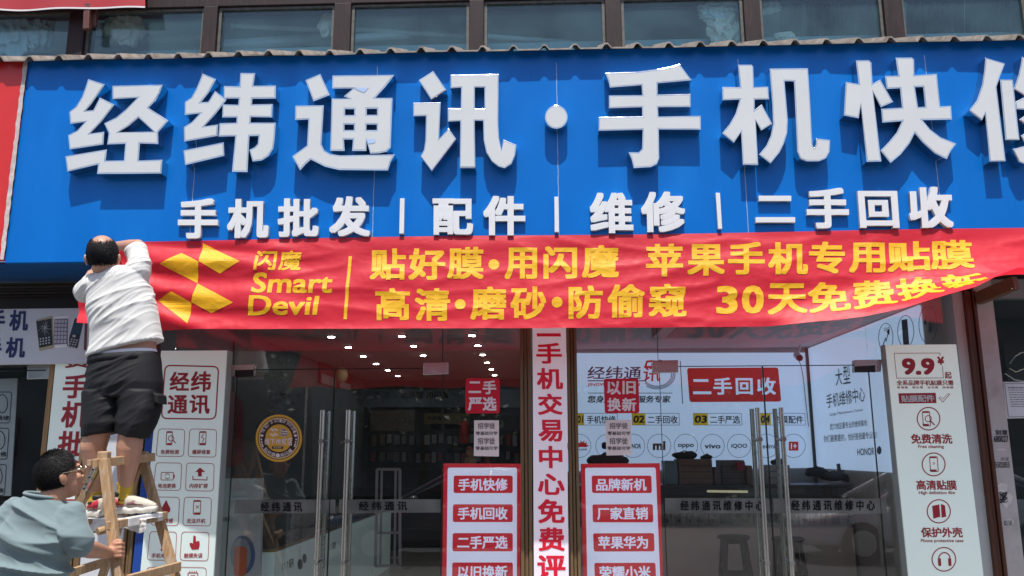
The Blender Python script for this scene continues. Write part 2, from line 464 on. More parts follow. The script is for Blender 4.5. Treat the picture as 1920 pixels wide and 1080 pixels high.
def glass_door(x0, x1, hx, clampq, blackq, hinge):
    d = pane(x0, x1, SZ+.02, zd, name='glass_door')
    MB().box((x0-.0018, -.004, SZ+.02), (x0+.0018, .014, zd)).box((x1-.0018, -.004, SZ+.02), (x1+.0018, .014, zd)).box((x0, -.004, zd), (x1, .014, zd+.005)).build('edge_strip', EDGE, d)
    clamp(clampq, -.022, blackq, d)
    h = MB()
    zt_, zb_ = zp(768), SZ+.35
    h.tube([(hx, -.075, zb_), (hx, -.075, zt_)], .0165, 16).build('door_handle', STEEL, d, smooth=False)
    h2 = MB(); h2.tube([(hx, .085, zb_), (hx, .085, zt_)], .0165, 16); h2.build('door_handle', STEEL, d)
    for zz in (zp(826), zp(1052)):
        k = MB().tube([(hx, -.10, zz), (hx, .10, zz)], .010, 14); k.tube([(hx, -.098, zz), (hx, -.055, zz)], .0185, 14); k.build('handle_stud', STEEL, d)
glass_door(xa+.002, xb-.002, xp(600, 900, -.07), [(429, 684), (476, 683), (475, 705), (427, 706)], [(441, 694), (476, 693), (475, 706), (440, 707)], 0)
glass_door(xb+.002, xc_-.004, xp(649, 900, -.07), [(794, 680), (840, 679), (840, 701), (793, 703)], None, 1)
glass_door(xf+.004, xg-.002, xp(1428, 900, -.07), [(1224, 676), (1272, 675), (1272, 698), (1224, 699)], None, 0)
glass_door(xg+.002, xh-.004, xp(1473, 900, -.07), [(1602, 675), (1654, 674), (1652, 697), (1602, 698)], [(1602, 687), (1641, 685), (1641, 698), (1603, 698)], 1)
# seams between the fixed panes over the doors
for px in (830, 1233):
    x = xp(px, 650); MB().box((x-.0015, -.003, zd+.02), (x+.0015, .013, ZG)).build('pane_joint', EDGE, BLD)
# brown pillars, header
def ribbed(px0, px1, y0, m, Y=-.05, name='pillar_frame', th=.14, yb=1080):
    a, b = xp(px0, y0, Y), xp(px1, y0, Y); n = 3; z1 = ZG+.04
    mb = MB()
    for k in range(n):
        u0 = a+(b-a)*k/n; u1 = a+(b-a)*(k+1)/n
        mb.box((u0+.002, Y+(.012 if k == 1 else 0), SZ-.14), (u1-.002, Y+th, z1))
    return mb.build(name, m, BLD, bevel=.005)
ribbed(975.5, 998, 900, BRONZE); ribbed(1066.5, 1086.5, 900, BRONZE)
ribbed(127, 148, 1060, BRONZE); ribbed(226, 246, 1060, BRONZE)
ribbed(1835, 1859, 800, BRONZE2, Y=-.04)
MB().box((xp(1800), -.045, ZG+.02), (xp(1870), .10, ZG+.04))
MB().box((gl-.5, -.035, ZG+.045), (xp(1862), .11, ZG+.17)).build('header_beam', BRONZE2, BLD, bevel=.006)
MB().box((gl-.5, -.03, ZG+.005), (gr, .10, ZG+.04)).build('glass_channel', BLACKM, BLD)
MB().box((xp(1811, 800), -.01, 0), (xp(1835, 800)-.004, .12, ZG+.04)).build('door_jamb', mat('grey jamb', (.40, .41, .41), .5, var=.06), BLD)
BLD_PLINTH = MB().box((gl, -.02, 0), (gr, .1, SZ-.002)).build('plinth', mat('grey stone', (.3, .29, .28), .6), BLD)
# door film strips with the shop name cut in
def film(corners, words, nm):
    P = on(-.003); mb = MB(); fill(mb, corners, P); f = mb.build('frosted_strip', FROST, BLD)
    tx = MB()
    for st, c in words: row(tx, st, c, on(-.005), .035, gap=.35)
    tx.build('lettering', mat('strip lettering', (.012, .012, .013), .8, spec=.1), f)
for c_, st_, q_ in (([(440, 937), (629, 936.5), (629, 962), (440, 963)], '经纬通讯', rq(489, 941, 566, 959)), ([(636, 936.5), (826, 936), (826, 961), (636, 962)], '经纬通讯', rq(673, 940, 763, 957)), ([(1247, 934), (1442, 934.5), (1444, 962.5), (1247, 962)], '经纬通讯维修中心', rq(1276, 939, 1432, 957)), ([(1449, 934.5), (1662, 935), (1663, 963), (1451, 962.5)], '经纬通讯维修中心', rq(1484, 938, 1640, 957))): film(c_, [(st_, q_)], 0)

# ------------------------------------------------------------------ corrugated awning
YA = -.575
za = at(960, 92, YA).z
per = at(316, 95, YA).x-at(260, 95, YA).x
mb = MB(); x = at(-60, 95, YA).x-per; prof = []
ph = at(167/3, 100, YA).x
k0 = int((x-ph)/per)-1
for k in range(k0, k0+42):
    c = ph+k*per
    prof += [(c-.034, 0), (c-.012, .033), (c+.008, .033), (c+.034, 0)]
n = len(prof); rnd = random.Random(3)
for j, (yy, dz) in enumerate(((YA, 0), (.06, .31))):
    for t in (0, -.012):
        for i, (xx, zz) in enumerate(prof):
            jz = .006*noise.noise((xx*1.7, 3.1, 0))
            mb.v.append(V((xx, yy+(.008*noise.noise((xx*2.3, 7, 0)) if j == 0 else 0), za+zz+dz+t+jz)))
for i in range(n-1):
    mb.f += [(i, i+1, 2*n+i+1, 2*n+i), (n+i+1, n+i, 3*n+i, 3*n+i+1), (i+1, i, n+i, n+i+1)]
mb.build('corrugated_awning', ROOFM, loc=(0, YA, za), label='weathered brown corrugated sheet awning running along above the blue shop sign', cat='awning')

# ------------------------------------------------------------------ the blue sign
YS = -.5
zs0 = at(10, 493, YS).z; zs1 = za+.024
sx0 = at(31, 300, YS).x; sx1 = at(2120, 300, YS).x
SIGN = thing('shop_sign', 'long bright blue shop fascia sign with big white raised Chinese letters', 'shop sign', (0, YS, zs0))
MB().box((sx0, YS, zs0), (sx1, YS+.05, zs1)).build('panel', BLUE, SIGN, bevel=.003)
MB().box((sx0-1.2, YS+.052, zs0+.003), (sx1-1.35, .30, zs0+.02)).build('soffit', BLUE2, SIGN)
MB().box((sx1-1.348, YS+.052, zs0+.003), (sx1, .135, zs0+.02)).build('soffit', mat('white soffit', (.55, .54, .53), .6), SIGN)
PL = .088
PF = on(YS-PL); PFACE = on(YS-PL-.002)
def Zm(ox, oy, s=1080/220): return lambda p: (ox+p[0]/s, oy+p[1]/s)
def letter(tr, parts):
    body = MB(); face = MB()
    for pts, holes in parts:
        p2 = [tr(p) for p in pts]; h2 = [[tr(p) for p in h] for h in holes]
        body.prism([PF(*p) for p in p2], (0, PL+.0, 0), [[PF(*p) for p in h] for h in h2])
        face.flat([PFACE(*p) for p in inset(p2, 2.6)], [[PFACE(*p) for p in inset(h, -2.6)] for h in h2])
    L = body.build('letter', CHROME, SIGN, bevel=.0035)
    face.build('letter_face', ACRYL, L)
    return L
letter(Zm(110, 120), [
 ([(270,138),(427,188),(300,372),(250,430),(318,424),(378,308),(515,375),(400,525),(290,640),(420,622),(412,742),(100,788),(86,655),(170,612),(240,535),(106,553),(96,440),(160,390),(215,300),(248,210)], []),
 ([(60,848),(445,785),(432,890),(600,888),(612,735),(445,742),(460,635),(418,545),(530,490),(620,415),(722,312),(495,325),(493,200),(958,190),(930,270),(885,345),(828,405),(1010,522),(915,630),(918,738),(748,732),(737,888),(955,880),(945,1008),(352,1012),(362,925),(80,992)], [[(735,495),(874,622),(552,628),(645,572)]])])
letter(Zm(330, 120), [
 ([(245,88),(370,140),(300,265),(232,352),(297,348),(360,248),(465,330),(365,460),(260,574),(388,556),(382,662),(75,715),(72,580),(145,535),(220,455),(80,470),(82,348),(140,310),(185,230),(215,160)], []),
 ([(68,795),(440,720),(445,845),(85,930)], []),
 ([(592,82),(730,84),(712,200),(920,198),(918,318),(703,320),(700,372),(890,368),(885,492),(690,488),(686,540),(918,540),(908,690),(895,780),(850,850),(790,888),(705,898),(675,790),(725,765),(752,735),(760,662),(676,664),(658,995),(515,992),(545,665),(390,668),(400,545),(556,540),(558,492),(425,492),(430,372),(572,375),(578,318),(440,318),(440,202),(585,205)], [])])
L3 = letter(Zm(540, 120), [
 ([(160,148),(298,90),(385,285),(235,345)], []),
 ([(68,383),(330,380),(308,740),(335,795),(390,828),(480,842),(985,832),(945,900),(920,980),(470,975),(340,945),(260,905),(210,880),(165,920),(112,980),(38,850),(175,750),(188,510),(64,516)], []),
 ([(408,106),(980,100),(900,205),(803,312),(962,312),(945,770),(905,808),(840,822),(758,825),(722,700),(722,800),(590,800),(598,695),(515,695),(522,800),(388,800),(402,318),(560,318),(512,298),(598,225),(406,225)], [[(525,415),(610,415),(610,470),(525,470)], [(725,412),(820,412),(820,468),(725,468)], [(520,557),(607,557),(607,608),(520,608)], [(722,557),(818,557),(818,608),(722,608)]])])
tr = Zm(540, 120); mb = MB()
fill(mb, [tr(p) for p in ((605,219),(745,218),(712,250),(700,264),(640,240))], on(YS-PL-.004)); mb.build('film_patch', PALEBLUE, L3); mb = MB(); fill(mb, [tr(p) for p in ((727,692),(806,692),(800,722),(770,732),(738,732))], on(YS-PL-.004))
mb.build('film_patch', PALEBLUE, L3)
letter(Zm(765, 120), [
 ([(97,148),(232,62),(355,240),(215,332)], []),
 ([(46,356),(302,352),(288,685),(375,590),(447,692),(218,990),(112,852),(145,790),(158,700),(163,480),(46,482)], []),
 ([(390,98),(836,92),(832,560),(840,680),(860,780),(875,692),(1000,745),(985,850),(955,920),(890,962),(830,945),(770,900),(720,820),(695,700),(690,525),(615,525),(622,955),(475,955),(480,528),(366,534),(364,406),(484,408),(488,220),(390,225)], [[(616,218),(702,218),(702,410),(616,410)]])])
letter(lambda p: p, [(circ(1043, 219.5, 21.3, 22, 36), [])])
letter(Zm(1110, 110), [([(120,132),(400,122),(600,98),(720,75),(808,52),(920,200),(605,228),(605,332),(908,325),(910,445),(608,448),(612,532),(1003,525),(1003,655),(615,652),(620,920),(600,970),(545,998),(385,1008),(365,930),(332,860),(430,862),(460,830),(465,655),(60,665),(62,538),(462,532),(460,448),(155,458),(155,338),(462,335),(455,245),(165,268),(150,200)], [])])
letter(Zm(1345, 110), [
 ([(188,55),(320,55),(332,75),(338,260),(470,255),(478,375),(345,378),(345,470),(410,418),(508,600),(402,665),(355,580),(378,978),(235,978),(218,680),(152,778),(42,688),(110,605),(165,510),(205,378),(48,384),(45,260),(208,262)], []),
 ([(480,92),(836,88),(858,430),(872,716),(880,800),(893,816),(905,790),(908,732),(1040,748),(1035,860),(1000,920),(940,945),(820,945),(760,920),(735,860),(705,210),(620,208),(650,560),(645,680),(615,780),(570,870),(490,968),(382,885),(450,800),(490,710),(512,600),(505,420)], [])])
letter(Zm(1575, 100), [
 ([(145,65),(265,62),(290,85),(300,280),(370,240),(490,448),(375,498),(305,360),(365,880),(382,995),(245,998),(192,480),(172,598),(35,572),(52,262),(172,282)], []),
 ([(512,40),(660,38),(682,55),(685,202),(892,188),(922,488),(1022,482),(1032,610),(760,615),(830,700),(930,775),(1072,830),(1020,900),(982,975),(870,920),(760,820),(688,735),(640,830),(560,930),(465,1010),(372,895),(450,815),(520,730),(570,625),(390,638),(378,510),(570,500),(552,322),(430,328),(412,208),(535,205)], [[(690,312),(765,310),(783,492),(718,495)]])])
letter(Zm(1780, 100, 687/140), [
 ([(330,38),(515,92),(470,210),(435,310),(520,995),(370,998),(330,560),(300,620),(185,530),(190,515),(250,440),(300,290),(322,150)], []),
 ([(465,240),(585,240),(648,800),(515,800)], []),
 ([(668,30),(800,70),(800,250),(690,390),(590,330),(635,200),(655,110)], []),
 ([(604,448),(700,400),(840,450),(840,560),(700,520),(615,515)], []),
 ([(640,610),(700,570),(840,600),(800,660),(690,650)], []),
 ([(655,760),(760,690),(800,780),(690,830)], []),
 ([(580,880),(780,830),(800,950),(690,1020),(640,1000)], [])])
# the smaller letters of the second row: solid white cut-outs
PS = on(YS-.030)
def small(ch, x0, y0, x1, y1, lean=0, tilt=0):
    mb = MB(); text(mb, ch, qf(rq(x0, y0, x1, y1, lean, tilt), PS), .036, depth=V((0, .029, 0)))
    mb.build('small_letter', ACRYL2, SIGN)
for a in (('手',334,372,409,447,-1),('机',427,373,505,446,-2),('批',521,372,598,444,-1),('发',617,368,694,443),('配',811,372,887,440),('件',906,367,985,441),('维',1105,361,1186,437,2),('修',1201,359,1284,435,2),('二',1416,367,1490,417,1),('手',1511,352,1590,428,3),('回',1608,358,1682,427,5),('收',1702,350,1784,427,5)): small(*a)
for q in ([(750,372),(758.5,372),(757,438),(748.5,438)], [(1039.5,369),(1047,369),(1048,435),(1040,435)], [(1342,361.5),(1350,361.5),(1354,429),(1346.5,429)]):
    MB().prism([PS(*c) for c in q], (0, .029, 0)).build('divider_bar', ACRYL2, SIGN, bevel=.002)
for px0, px1 in ((381, 365), (708.5, 702), (1043, 1046), (1383, 1402), (1733, 1760)):
    p0 = at(px0, 105, YS); zz = [zs1-.1, zs0+.005]; mb = MB()
    pts = [V((p0.x+.003*noise.noise((px0, k*.9, 0)), YS, zz[0]+(zz[1]-zz[0])*k/24)) for k in range(25)]
    for k in range(24):
        wdt = .0014+.0022*abs(noise.noise((px0, k*1.3, 5)))
        mb.beam(pts[k], pts[k+1], wdt*2, .004)
    mb.build('sealed_seam', SEAM, SIGN)
# ------------------------------------------------------------------ banner
YB = -.508
def yt(x): return 451.5-.0146*(x-300)+1.2*math.sin(x/160)
def ynom(x):
    if x < 300: return 607+(x-150)*.075
    return 618.5-.0045*(x-300)-.000006*max(0, x-1100)**2
TGT = [(1440, None), (1500, 607.5), (1560, 603), (1614, 596), (1681, 577.5), (1739, 557), (1792, 539.6), (1827, 519), (1862, 503), (1894, 500), (1930, 509), (2010, 530)]
PHI0 = .14
_A = {}
def colshape(x, A, s0, L):
    """profile of the hanging cloth below a point of its top edge: list of (dy, dz) every step"""
    out = []; y = z = 0.0; n = 30; ds = L/n
    for k in range(n+1):
        out.append((y, z)); s = (k+.5)*ds
        t = min(1, max(0, (s-s0)/max(.05, L-s0))); ph = PHI0+A*(t*t*(3-2*t))
        y -= math.sin(ph)*ds; z -= math.cos(ph)*ds
    return out
def slen(x, py):
    p0 = at(x, yt(x), YB)
    nrm = V((0, math.cos(PHI0), -math.sin(PHI0))); d = ray(x, py)
    t = (p0-CAM).dot(nrm)/d.dot(nrm); p = CAM+d*t
    return (p0.z-p.z)/math.cos(PHI0), p.x
def s0_of(x): return max(.06, .42-.00125*max(0, x-1440))
def amp(x):
    k = round(x/4)
    if k in _A: return _A[k]
    xx = k*4
    if xx <= 1440: r = 0.0
    else:
        for (xa_, ya), (xb_, yb) in zip(TGT, TGT[1:]):
            if xa_ <= xx <= xb_:
                ya = ynom(xa_) if ya is None else ya
                tgt = ya+(yb-ya)*(xx-xa_)/(xb_-xa_); break
        else: tgt = 530
        L, X = slen(xx, ynom(xx)); p0 = at(xx, yt(xx), YB); lo, hi = 0.0, 1.9
        for _ in range(24):
            m = (lo+hi)/2; dy, dz = colshape(xx, m, s0_of(xx), L)[-1]
            if proj(V((X, p0.y+dy, p0.z+dz)))[1] > tgt: lo = m
            else: hi = m
        r = (lo+hi)/2
    _A[k] = r; return r
def wrinkle(x, s):
    a = .0
    n1 = noise.noise((x*.9, s*5.2+x*.12, 1.3)); a += .016*n1
    n2 = 1-abs(noise.noise((x*2.2+s*1.2, s*7-x*.25, 4.0))); a += .010*n2**3
    lf = max(0, min(1, (x+2.9)/-1.0+1.4)) if x < -1.2 else 0
    lw = math.exp(-((x+2.55)/.75)**2)
    a += lw*.018*math.sin(s*30-(x+2.9)*6+2.2*noise.noise((x*1.5, s*2, 9)))
    a += .0016*noise.noise((x*6, s*14, 2)); a += .0016*(1-abs(noise.noise((x*14+s*9, s*16-x*5, 6))))**4
    return a
_CS = {}
def cloth(px, py, off=0.0):
    L, X = slen(px, ynom(px)); s, X = slen(px, py); k = int(px//4); w2 = px/4-k
    for kk in (k, k+1):
        if kk not in _CS: _CS[kk] = colshape(kk*4, amp(kk*4), s0_of(kk*4), slen(kk*4, ynom(kk*4))[0])
    pr = [(a[0]*(1-w2)+b[0]*w2, a[1]*(1-w2)+b[1]*w2) for a, b in zip(_CS[k], _CS[k+1])]; f = max(0, min(29.999, s/L*30)); i = int(f); f -= i
    dy = pr[i][0]*(1-f)+pr[i+1][0]*f; dz = pr[i][1]*(1-f)+pr[i+1][1]*f
    p0 = at(px, yt(px), YB)
    ty = pr[i+1][0]-pr[i][0]; tz = pr[i+1][1]-pr[i][1]; l = math.hypot(ty, tz); nr = V((0, tz/l, -ty/l))
    fade = min(1, s/.08)
    return V((X, p0.y+dy, p0.z+dz))+nr*(wrinkle(X, s)*fade*1.0+off)
REDCLOTH = mat('red banner cloth', (.80, .018, .042), .5, var=.05, scale=1.2, bump=.16, bscale=40, trans=.38, sheen=.08, stretch=(.35, 1, 1))
YELL = mat('yellow print', (.85, .475, .008), .55, var=.03, bump=.06, bscale=40, trans=.2, stretch=(.35, 1, 1))
BAN = thing('banner', 'long red cloth banner with yellow Chinese print under the blue sign, right end lifted', 'banner', at(960, 530, YB))
mb = MB(); nx, ny = 470, 46
for j in range(ny+1):
    for i in range(nx+1):
        v = j/ny; xl = 228-(228-147)*min(1, v/.66)**.8; x = xl+(2000-xl)*i/nx
        mb.v.append(cloth(x, yt(x)+(ynom(x)-yt(x))*v))
for j in range(ny):
    for i in range(nx):
        a = j*(nx+1)+i; mb.f.append((a, a+nx+1, a+nx+2, a+1))
mb.build('cloth', REDCLOTH, BAN, smooth=True)
def onto_cloth(draw, name):
    """draw flat in (px, -py) space, cut into a fine grid, then wrap on the cloth"""
    mb = MB(); draw(mb, lambda x, y: V((x, 0, -y)))
    bm = bmesh.new()
    vs = [bm.verts.new(p) for p in mb.v]
    for f in mb.f:
        try: bm.faces.new([vs[i] for i in f])
        except ValueError: pass
    xs_ = [v.co.x for v in bm.verts]; zs_ = [v.co.z for v in bm.verts]
    x = min(xs_)+5
    while x < max(xs_):
        bmesh.ops.bisect_plane(bm, geom=bm.verts[:]+bm.edges[:]+bm.faces[:], plane_co=(x, 0, 0), plane_no=(1, 0, 0)); x += 5
    z = min(zs_)+4
    while z < max(zs_):
        bmesh.ops.bisect_plane(bm, geom=bm.verts[:]+bm.edges[:]+bm.faces[:], plane_co=(0, 0, z), plane_no=(0, 0, 1)); z += 4
    out = MB(); bm.verts.index_update()
    out.v = [cloth(v.co.x, -v.co.z, (.0018 if v.co.x < 1480 else .003)-v.co.y*.0004) for v in bm.verts]
    out.f = [tuple(v.index for v in f.verts) for f in bm.faces]
    bm.free()
    return out.build(name, YELL, BAN)
BS = .2   # tiny layer step for the stacked outlines
def g(mb, P, ch, x0, y0, x1, y1, r=.031, lean=0): text(mb, ch, qf(rq(x0, y0, x1, y1, lean), P), r, step=BS)
def line1(mb, P, half):
    for a in [q for q in (('贴',694,466,761,526),('好',766,466,835,526),('膜',839,464,907,524),('用',946,465,1007,524),('闪',1019,462,1082,523),('魔',1091,460,1160,522),('苹',1211,458,1280,520),('果',1288,459,1358,518),('手',1364,455,1433,516),('机',1439,455,1514,516),('专',1516,453,1584,514),('用',1591,455,1659,513),('贴',1663,452,1743,512),('膜',1742,450,1822,511)) if (q[1] > 1180) == (half == 1)]: g(mb, P, *a)
onto_cloth(lambda mb, P: (line1(mb, P, 0), fill(mb, circ(926, 496, 10), P)), 'lettering')
onto_cloth(lambda mb, P: line1(mb, P, 1), 'lettering')
def line2(mb, P, half):
    for a in [q for q in (('高',704,541,769,601),('清',778,541,844,602),('磨',882,538,950,600),('砂',957,538,1024,599),('防',1066,536,1130,598),('偷',1139,534,1209,596),('窥',1216,533,1287,595),('3',1343,537,1383,589),('0',1391,536,1432,588),('天',1439,532,1512,591),('免',1514,530,1590,592),('费',1594,528,1670,592),('换',1674,527,1748,590),('新',1754,524,1830,588)) if (q[1] > 1300) == (half == 1)]: g(mb, P, *a)
onto_cloth(lambda mb, P: (line2(mb, P, 0), fill(mb, circ(863, 571, 10), P), fill(mb, circ(1044.5, 567.5, 10), P)), 'lettering')
onto_cloth(lambda mb, P: line2(mb, P, 1), 'lettering')
def logo(mb, P):
    q = lambda *pp: fill(mb, [(300+a/3.43, 420+b/3.43) for a, b in pp], P)
    q((10,265),(145,192),(260,253),(240,380)); q((275,122),(522,248),(388,322),(262,251)); q((242,383),(478,512),(330,573),(207,507)); q((-15,490),(85,442),(206,509),(185,645))
    g(mb, P, '闪', 481, 471, 521, 508, .026, -4); g(mb, P, '魔', 526, 471, 567, 508, .022, -4)
    text(mb, 'Smart', qf(rq(476, 512, 627, 551, -4), P), .022, step=BS)
    text(mb, 'Devil', qf(rq(470, 556, 600, 592, -5), P), .022, step=BS)
    fill(mb, [(654,481),(660,481),(650.5,599),(644.5,599)], P)
onto_cloth(logo, 'logo')

# ------------------------------------------------------------------ boards in front of the glass
def bthing(name, label, cat, c, Y, group=None): return thing(name, label, cat, at(c[0], c[1], Y), group)
# left service board
Y = -.10
T = bthing('service_board', 'tall white light board with red icons in rounded boxes beside the ladder', 'sign board', (330, 1080), Y)
bc = [(302, 657.5), (426, 657), (400, 1080), (370, 1580), (218, 1580), (262, 1080)]
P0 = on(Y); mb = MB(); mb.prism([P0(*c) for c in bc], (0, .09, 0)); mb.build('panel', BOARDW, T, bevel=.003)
mb = MB(); q = [P0(426.3, 657), P0(400.3, 1080), P0(370.3, 1580)]
for a, b in zip(q, q[1:]): mb.beam(a+V((.003, .045, 0)), b+V((.003, .045, 0)), .004, .094, V((0, 1, 0)))
mb.build('edge_trim', mat('grey trim', (.30, .33, .32), .4), T)
P = zoomed(270, 630, 2.4, on(Y-.002)); mb = MB()
mb.stroke(rrect([(95,132),(336,138),(322,374),(78,371)], 26), 6, P, True)
for ch, a in (('经',(118,161,206,246,-4)),('纬',(213,159,304,251,-4)),('通',(108,266,198,350,-3)),('讯',(206,264,298,350,-3))): text(mb, ch, qf(rq(*a), P), .034)
c1 = [[(65,418),(184,420),(178,542),(54,541)], [(54,570),(170,572),(164,695),(42,693)], [(40,724),(160,726),(154,853),(30,851)], [(27,880),(147,882),(141,1010),(14,1008)], [(14,1040),(134,1042),(128,1170),(2,1168)]]
c2 = [[(206,418),(327,421),(323,545),(198,543)], [(192,571),(316,574),(312,698),(186,696)], [(182,725),(304,728),(299,855),(174,852)], [(170,881),(293,884),(288,1012),(162,1009)], [(158,1040),(281,1043),(276,1172),(150,1170)]]
for q in c1+c2: mb.stroke(rrect(q, 16), 2.6, P, True)
for st, a in (('免费检测',(76,512,158,532)),('爆屏修复',(218,512,300,532)),('电池更换',(63,664,144,685)),('内存扩容',(205,664,288,685)),('进水维修',(50,820,132,841)),('无法开机',(193,822,277,843)),('手机电池',(35,978,118,999)),('触摸失误',(181,977,264,998))): row(mb, st, rq(*a, -2), P, .03, gap=.06)
def phone(x0, y0, x1, y1, lean=-3):
    q = rq(x0, y0, x1, y1, lean); mb.stroke(rrect(q, 5), 3.2, P, True); h = y1-y0
    fill(mb, rq(x0+2, y1-h*.14, x1-2, y1-1, -1), P); fill(mb, rq(x0+2, y0+1, x1-2, y0+h*.10, -1), P)
phone(102, 430, 128, 490); mb.stroke(circ(122, 461, 12), 3.2, P, True); mb.stroke([(131, 470), (143, 483)], 4, P)
phone(250, 430, 280, 490); mb.stroke([(270,440),(258,455),(270,462),(262,478)], 3, P)
mb.stroke(rrect([(78,614),(133,614),(132,648),(76,648)], 4), 3, P, True); fill(mb, [(134,624),(138,624),(138,640),(134,640)], P)
mb.stroke(circ(105, 631, 11, a0=200, a1=340, seg=10), 3, P); mb.stroke(circ(105, 631, 11, a0=20, a1=160, seg=10), 3, P)
fill(mb, [(252,592),(276,612),(260,612),(260,632),(243,632),(243,612),(230,612)], P); mb.stroke([(220,630),(220,646),(283,648),(284,632)], 4, P)
fill(mb, [(100,737),(110,760),(118,775),(118,788),(108,797),(90,797),(78,788),(79,775),(88,758)], P)
phone(224, 740, 256, 803); mb.stroke([(233,762),(248,777)], 2.5, P); mb.stroke([(248,762),(233,777)], 2.5, P)
phone(82, 900, 112, 965); mb.stroke([(72,962),(88,968)], 4, P)
fill(mb, [(222,900),(228,897),(233,903),(234,926),(242,922),(250,924),(251,940),(246,960),(216,962),(206,944),(205,932),(213,930),(220,934)], P)
for dx in (0, 10, 20, 30): mb.stroke([(206+dx,1056),(206+dx,1066)], 3, P)
mb.stroke(rrect(rq(198,1066,242,1110), 5), 4, P, True); mb.stroke(rrect(rq(210,1078,230,1098), 2), 3, P, True)
mb.build('lettering', REDTXT, T)

# right price board
Y = -.09
T = bthing('price_board', 'tall white light board with a red price at the top and four round red icons', 'sign board', (1775, 1080), Y)
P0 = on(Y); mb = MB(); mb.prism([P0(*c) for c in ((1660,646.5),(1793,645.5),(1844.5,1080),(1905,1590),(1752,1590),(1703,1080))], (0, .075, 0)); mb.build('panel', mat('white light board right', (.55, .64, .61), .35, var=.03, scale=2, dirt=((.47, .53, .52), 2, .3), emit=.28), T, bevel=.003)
mb = MB(); q = [P0(1659.6, 646.5), P0(1702.6, 1080), P0(1751.6, 1590)]
for a, b in zip(q, q[1:]): mb.beam(a+V((-.003, .037, 0)), b+V((-.003, .037, 0)), .004, .079, V((0, 1, 0)))
mb.build('edge_trim', MATS['grey trim'], T)
P = zoomed(1640, 560, 2.079, on(Y-.002)); mb = MB()
mb.stroke([(255,222),(254,212),(76,213),(86,310),(268,309),(264,262)], 2.2, P)
text(mb, '9.9', qf(rq(105,232,232,297,3), P), .05); text(mb, '¥', qf(rq(243,226,270,258,2), P), .045); text(mb, '起', qf(rq(272,285,299,312,2), P), .03)
row(mb, '全系品牌手机贴膜只需', rq(85,318,306,338,2), P, .03, gap=.05)
row(mb, '普通膜 钢化膜 全包膜 防窥膜', rq(87,342,306,350,1), P, .02, gap=.25)
fill(mb, [(92,369),(238,367),(241,407),(96,409)], P)
mb.stroke([(250,387),(266,403),(293,372)], 2.4, P); mb.stroke([(250,387),(256,382),(265,392),(286,370),(293,372)], 1.6, P)
for cx, cy, rr_ in ((210,468,44),(230,646,44.5),(250,829,45),(270,1016,46)): mb.stroke(circ(cx, cy, rr_, seg=40), 4.2, P, True)
for st, a in (('免费清洗',(140,528,299,565,4)),('高清贴膜',(160,708,317,745,4)),('保护外壳',(180,892,340,930,4))): row(mb, st, rq(*a), P, .032, gap=.04)
for st, a in (('Free cleaning',(170,570,270,586)),('High definition film',(172,750,313,766)),('Phone protective case',(180,937,346,953))): text(mb, st, qf(rq(*a), P), .02)
phone(186, 440, 214, 496, 4); mb.stroke(circ(209, 468, 12), 3.2, P, True); mb.stroke([(218,477),(234,493)], 5, P)
phone(214, 616, 244, 674, 4); mb.stroke([(226,640),(232,648)], 2, P); mb.stroke([(230,636),(236,644)], 2, P)
fill(mb, [(224,808),(252,802),(256,850),(229,858)], P); fill(mb, [(258,800),(274,806),(279,850),(261,854)], P)
mb.stroke(circ(272, 1014, 22, 24, a0=180, a1=360, seg=16), 4.5, P); fill(mb, rrect(rq(246,1012,258,1042,2), 4), P); fill(mb, rrect(rq(286,1012,298,1042,2), 4), P)
mb.build('lettering', REDTXT, T)
mb = MB(); row(mb, '贴膜配件', [(102,377),(231,375),(233,401),(105,403)], zoomed(1640, 560, 2.079, on(Y-.004)), .034, gap=.04); mb.build('lettering', ACRYL, T)

# pillar sign
Y = -.075
T = bthing('pillar_sign', 'white vertical sign with large red characters on the pillar between the glass doors', 'sign', (1033, 1080), Y)
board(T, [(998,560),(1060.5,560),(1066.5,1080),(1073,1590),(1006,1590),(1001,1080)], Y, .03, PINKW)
P = on(Y-.002); mb = MB()
for ch, a in (('一',(1006,625,1051,631)),('手',(1005,643,1053,682)),('机',(1006,690,1055,730)),('交',(1008,738,1054,778)),('易',(1009,787,1054,828)),('中',(1010,836,1054,878)),('心',(1008,888,1058,928)),('免',(1008,936,1058,981)),('费',(1009,989,1058,1033)),('评',(1007,1041,1060,1086))): text(mb, ch, qf(rq(*a, 1), P), .036)
text(mb, '二', qf(rq(1006, 596, 1051, 631), P), .03) if False else None
mb.build('lettering', REDTXT2, T)

# left pillar panel and neighbouring vertical sign
Y = .03
T = bthing('blank_pillar_panel', 'plain white panel between two bronze frames behind the ladder', 'panel', (190, 1080), -.075)
board(T, [(196,560),(270,560),(226,1075),(184,1560),(105,1560),(148,1075)], -.04, .03, BOARDW2)
T = bthing('blue_post_cover', 'narrow bright blue door post cover beside the tall white icon board', 'post', (255, 1080), -.05)
mb = MB(); mb.prism([on(-.06)(*c) for c in ((285,700),(304,700),(272,1080),(230,1560),(200,1560),(246,1080))], (0, .1, 0)); mb.build('cover', mat('blue post', (.012, .06, .30), .4), T, bevel=.004)
mb = MB(); mb.prism([on(-.062)(*c) for c in ((304.5,700),(311,700),(280,1080),(240,1560),(231,1560),(272.5,1080))], (0, .1, 0)); mb.build('seal', BLACKM, T)
Y = .04
T = bthing('vertical_red_letter_sign', 'white vertical sign with large red characters left of the man on the ladder', 'sign', (120, 940), Y)
board(T, [(108,640),(178,640),(152,942),(78,942)], Y, .03, BOARDW)
P = on(Y-.002); mb = MB()
for ch, a in (('货',(122,664,170,690,-2)),('手',(120,702,168,747,-4)),('机',(117,752,166,802,-4)),('批',(111,808,160,856,-5)),('发',(107,862,156,910,-5))): text(mb, ch, qf(rq(*a), P), .036)
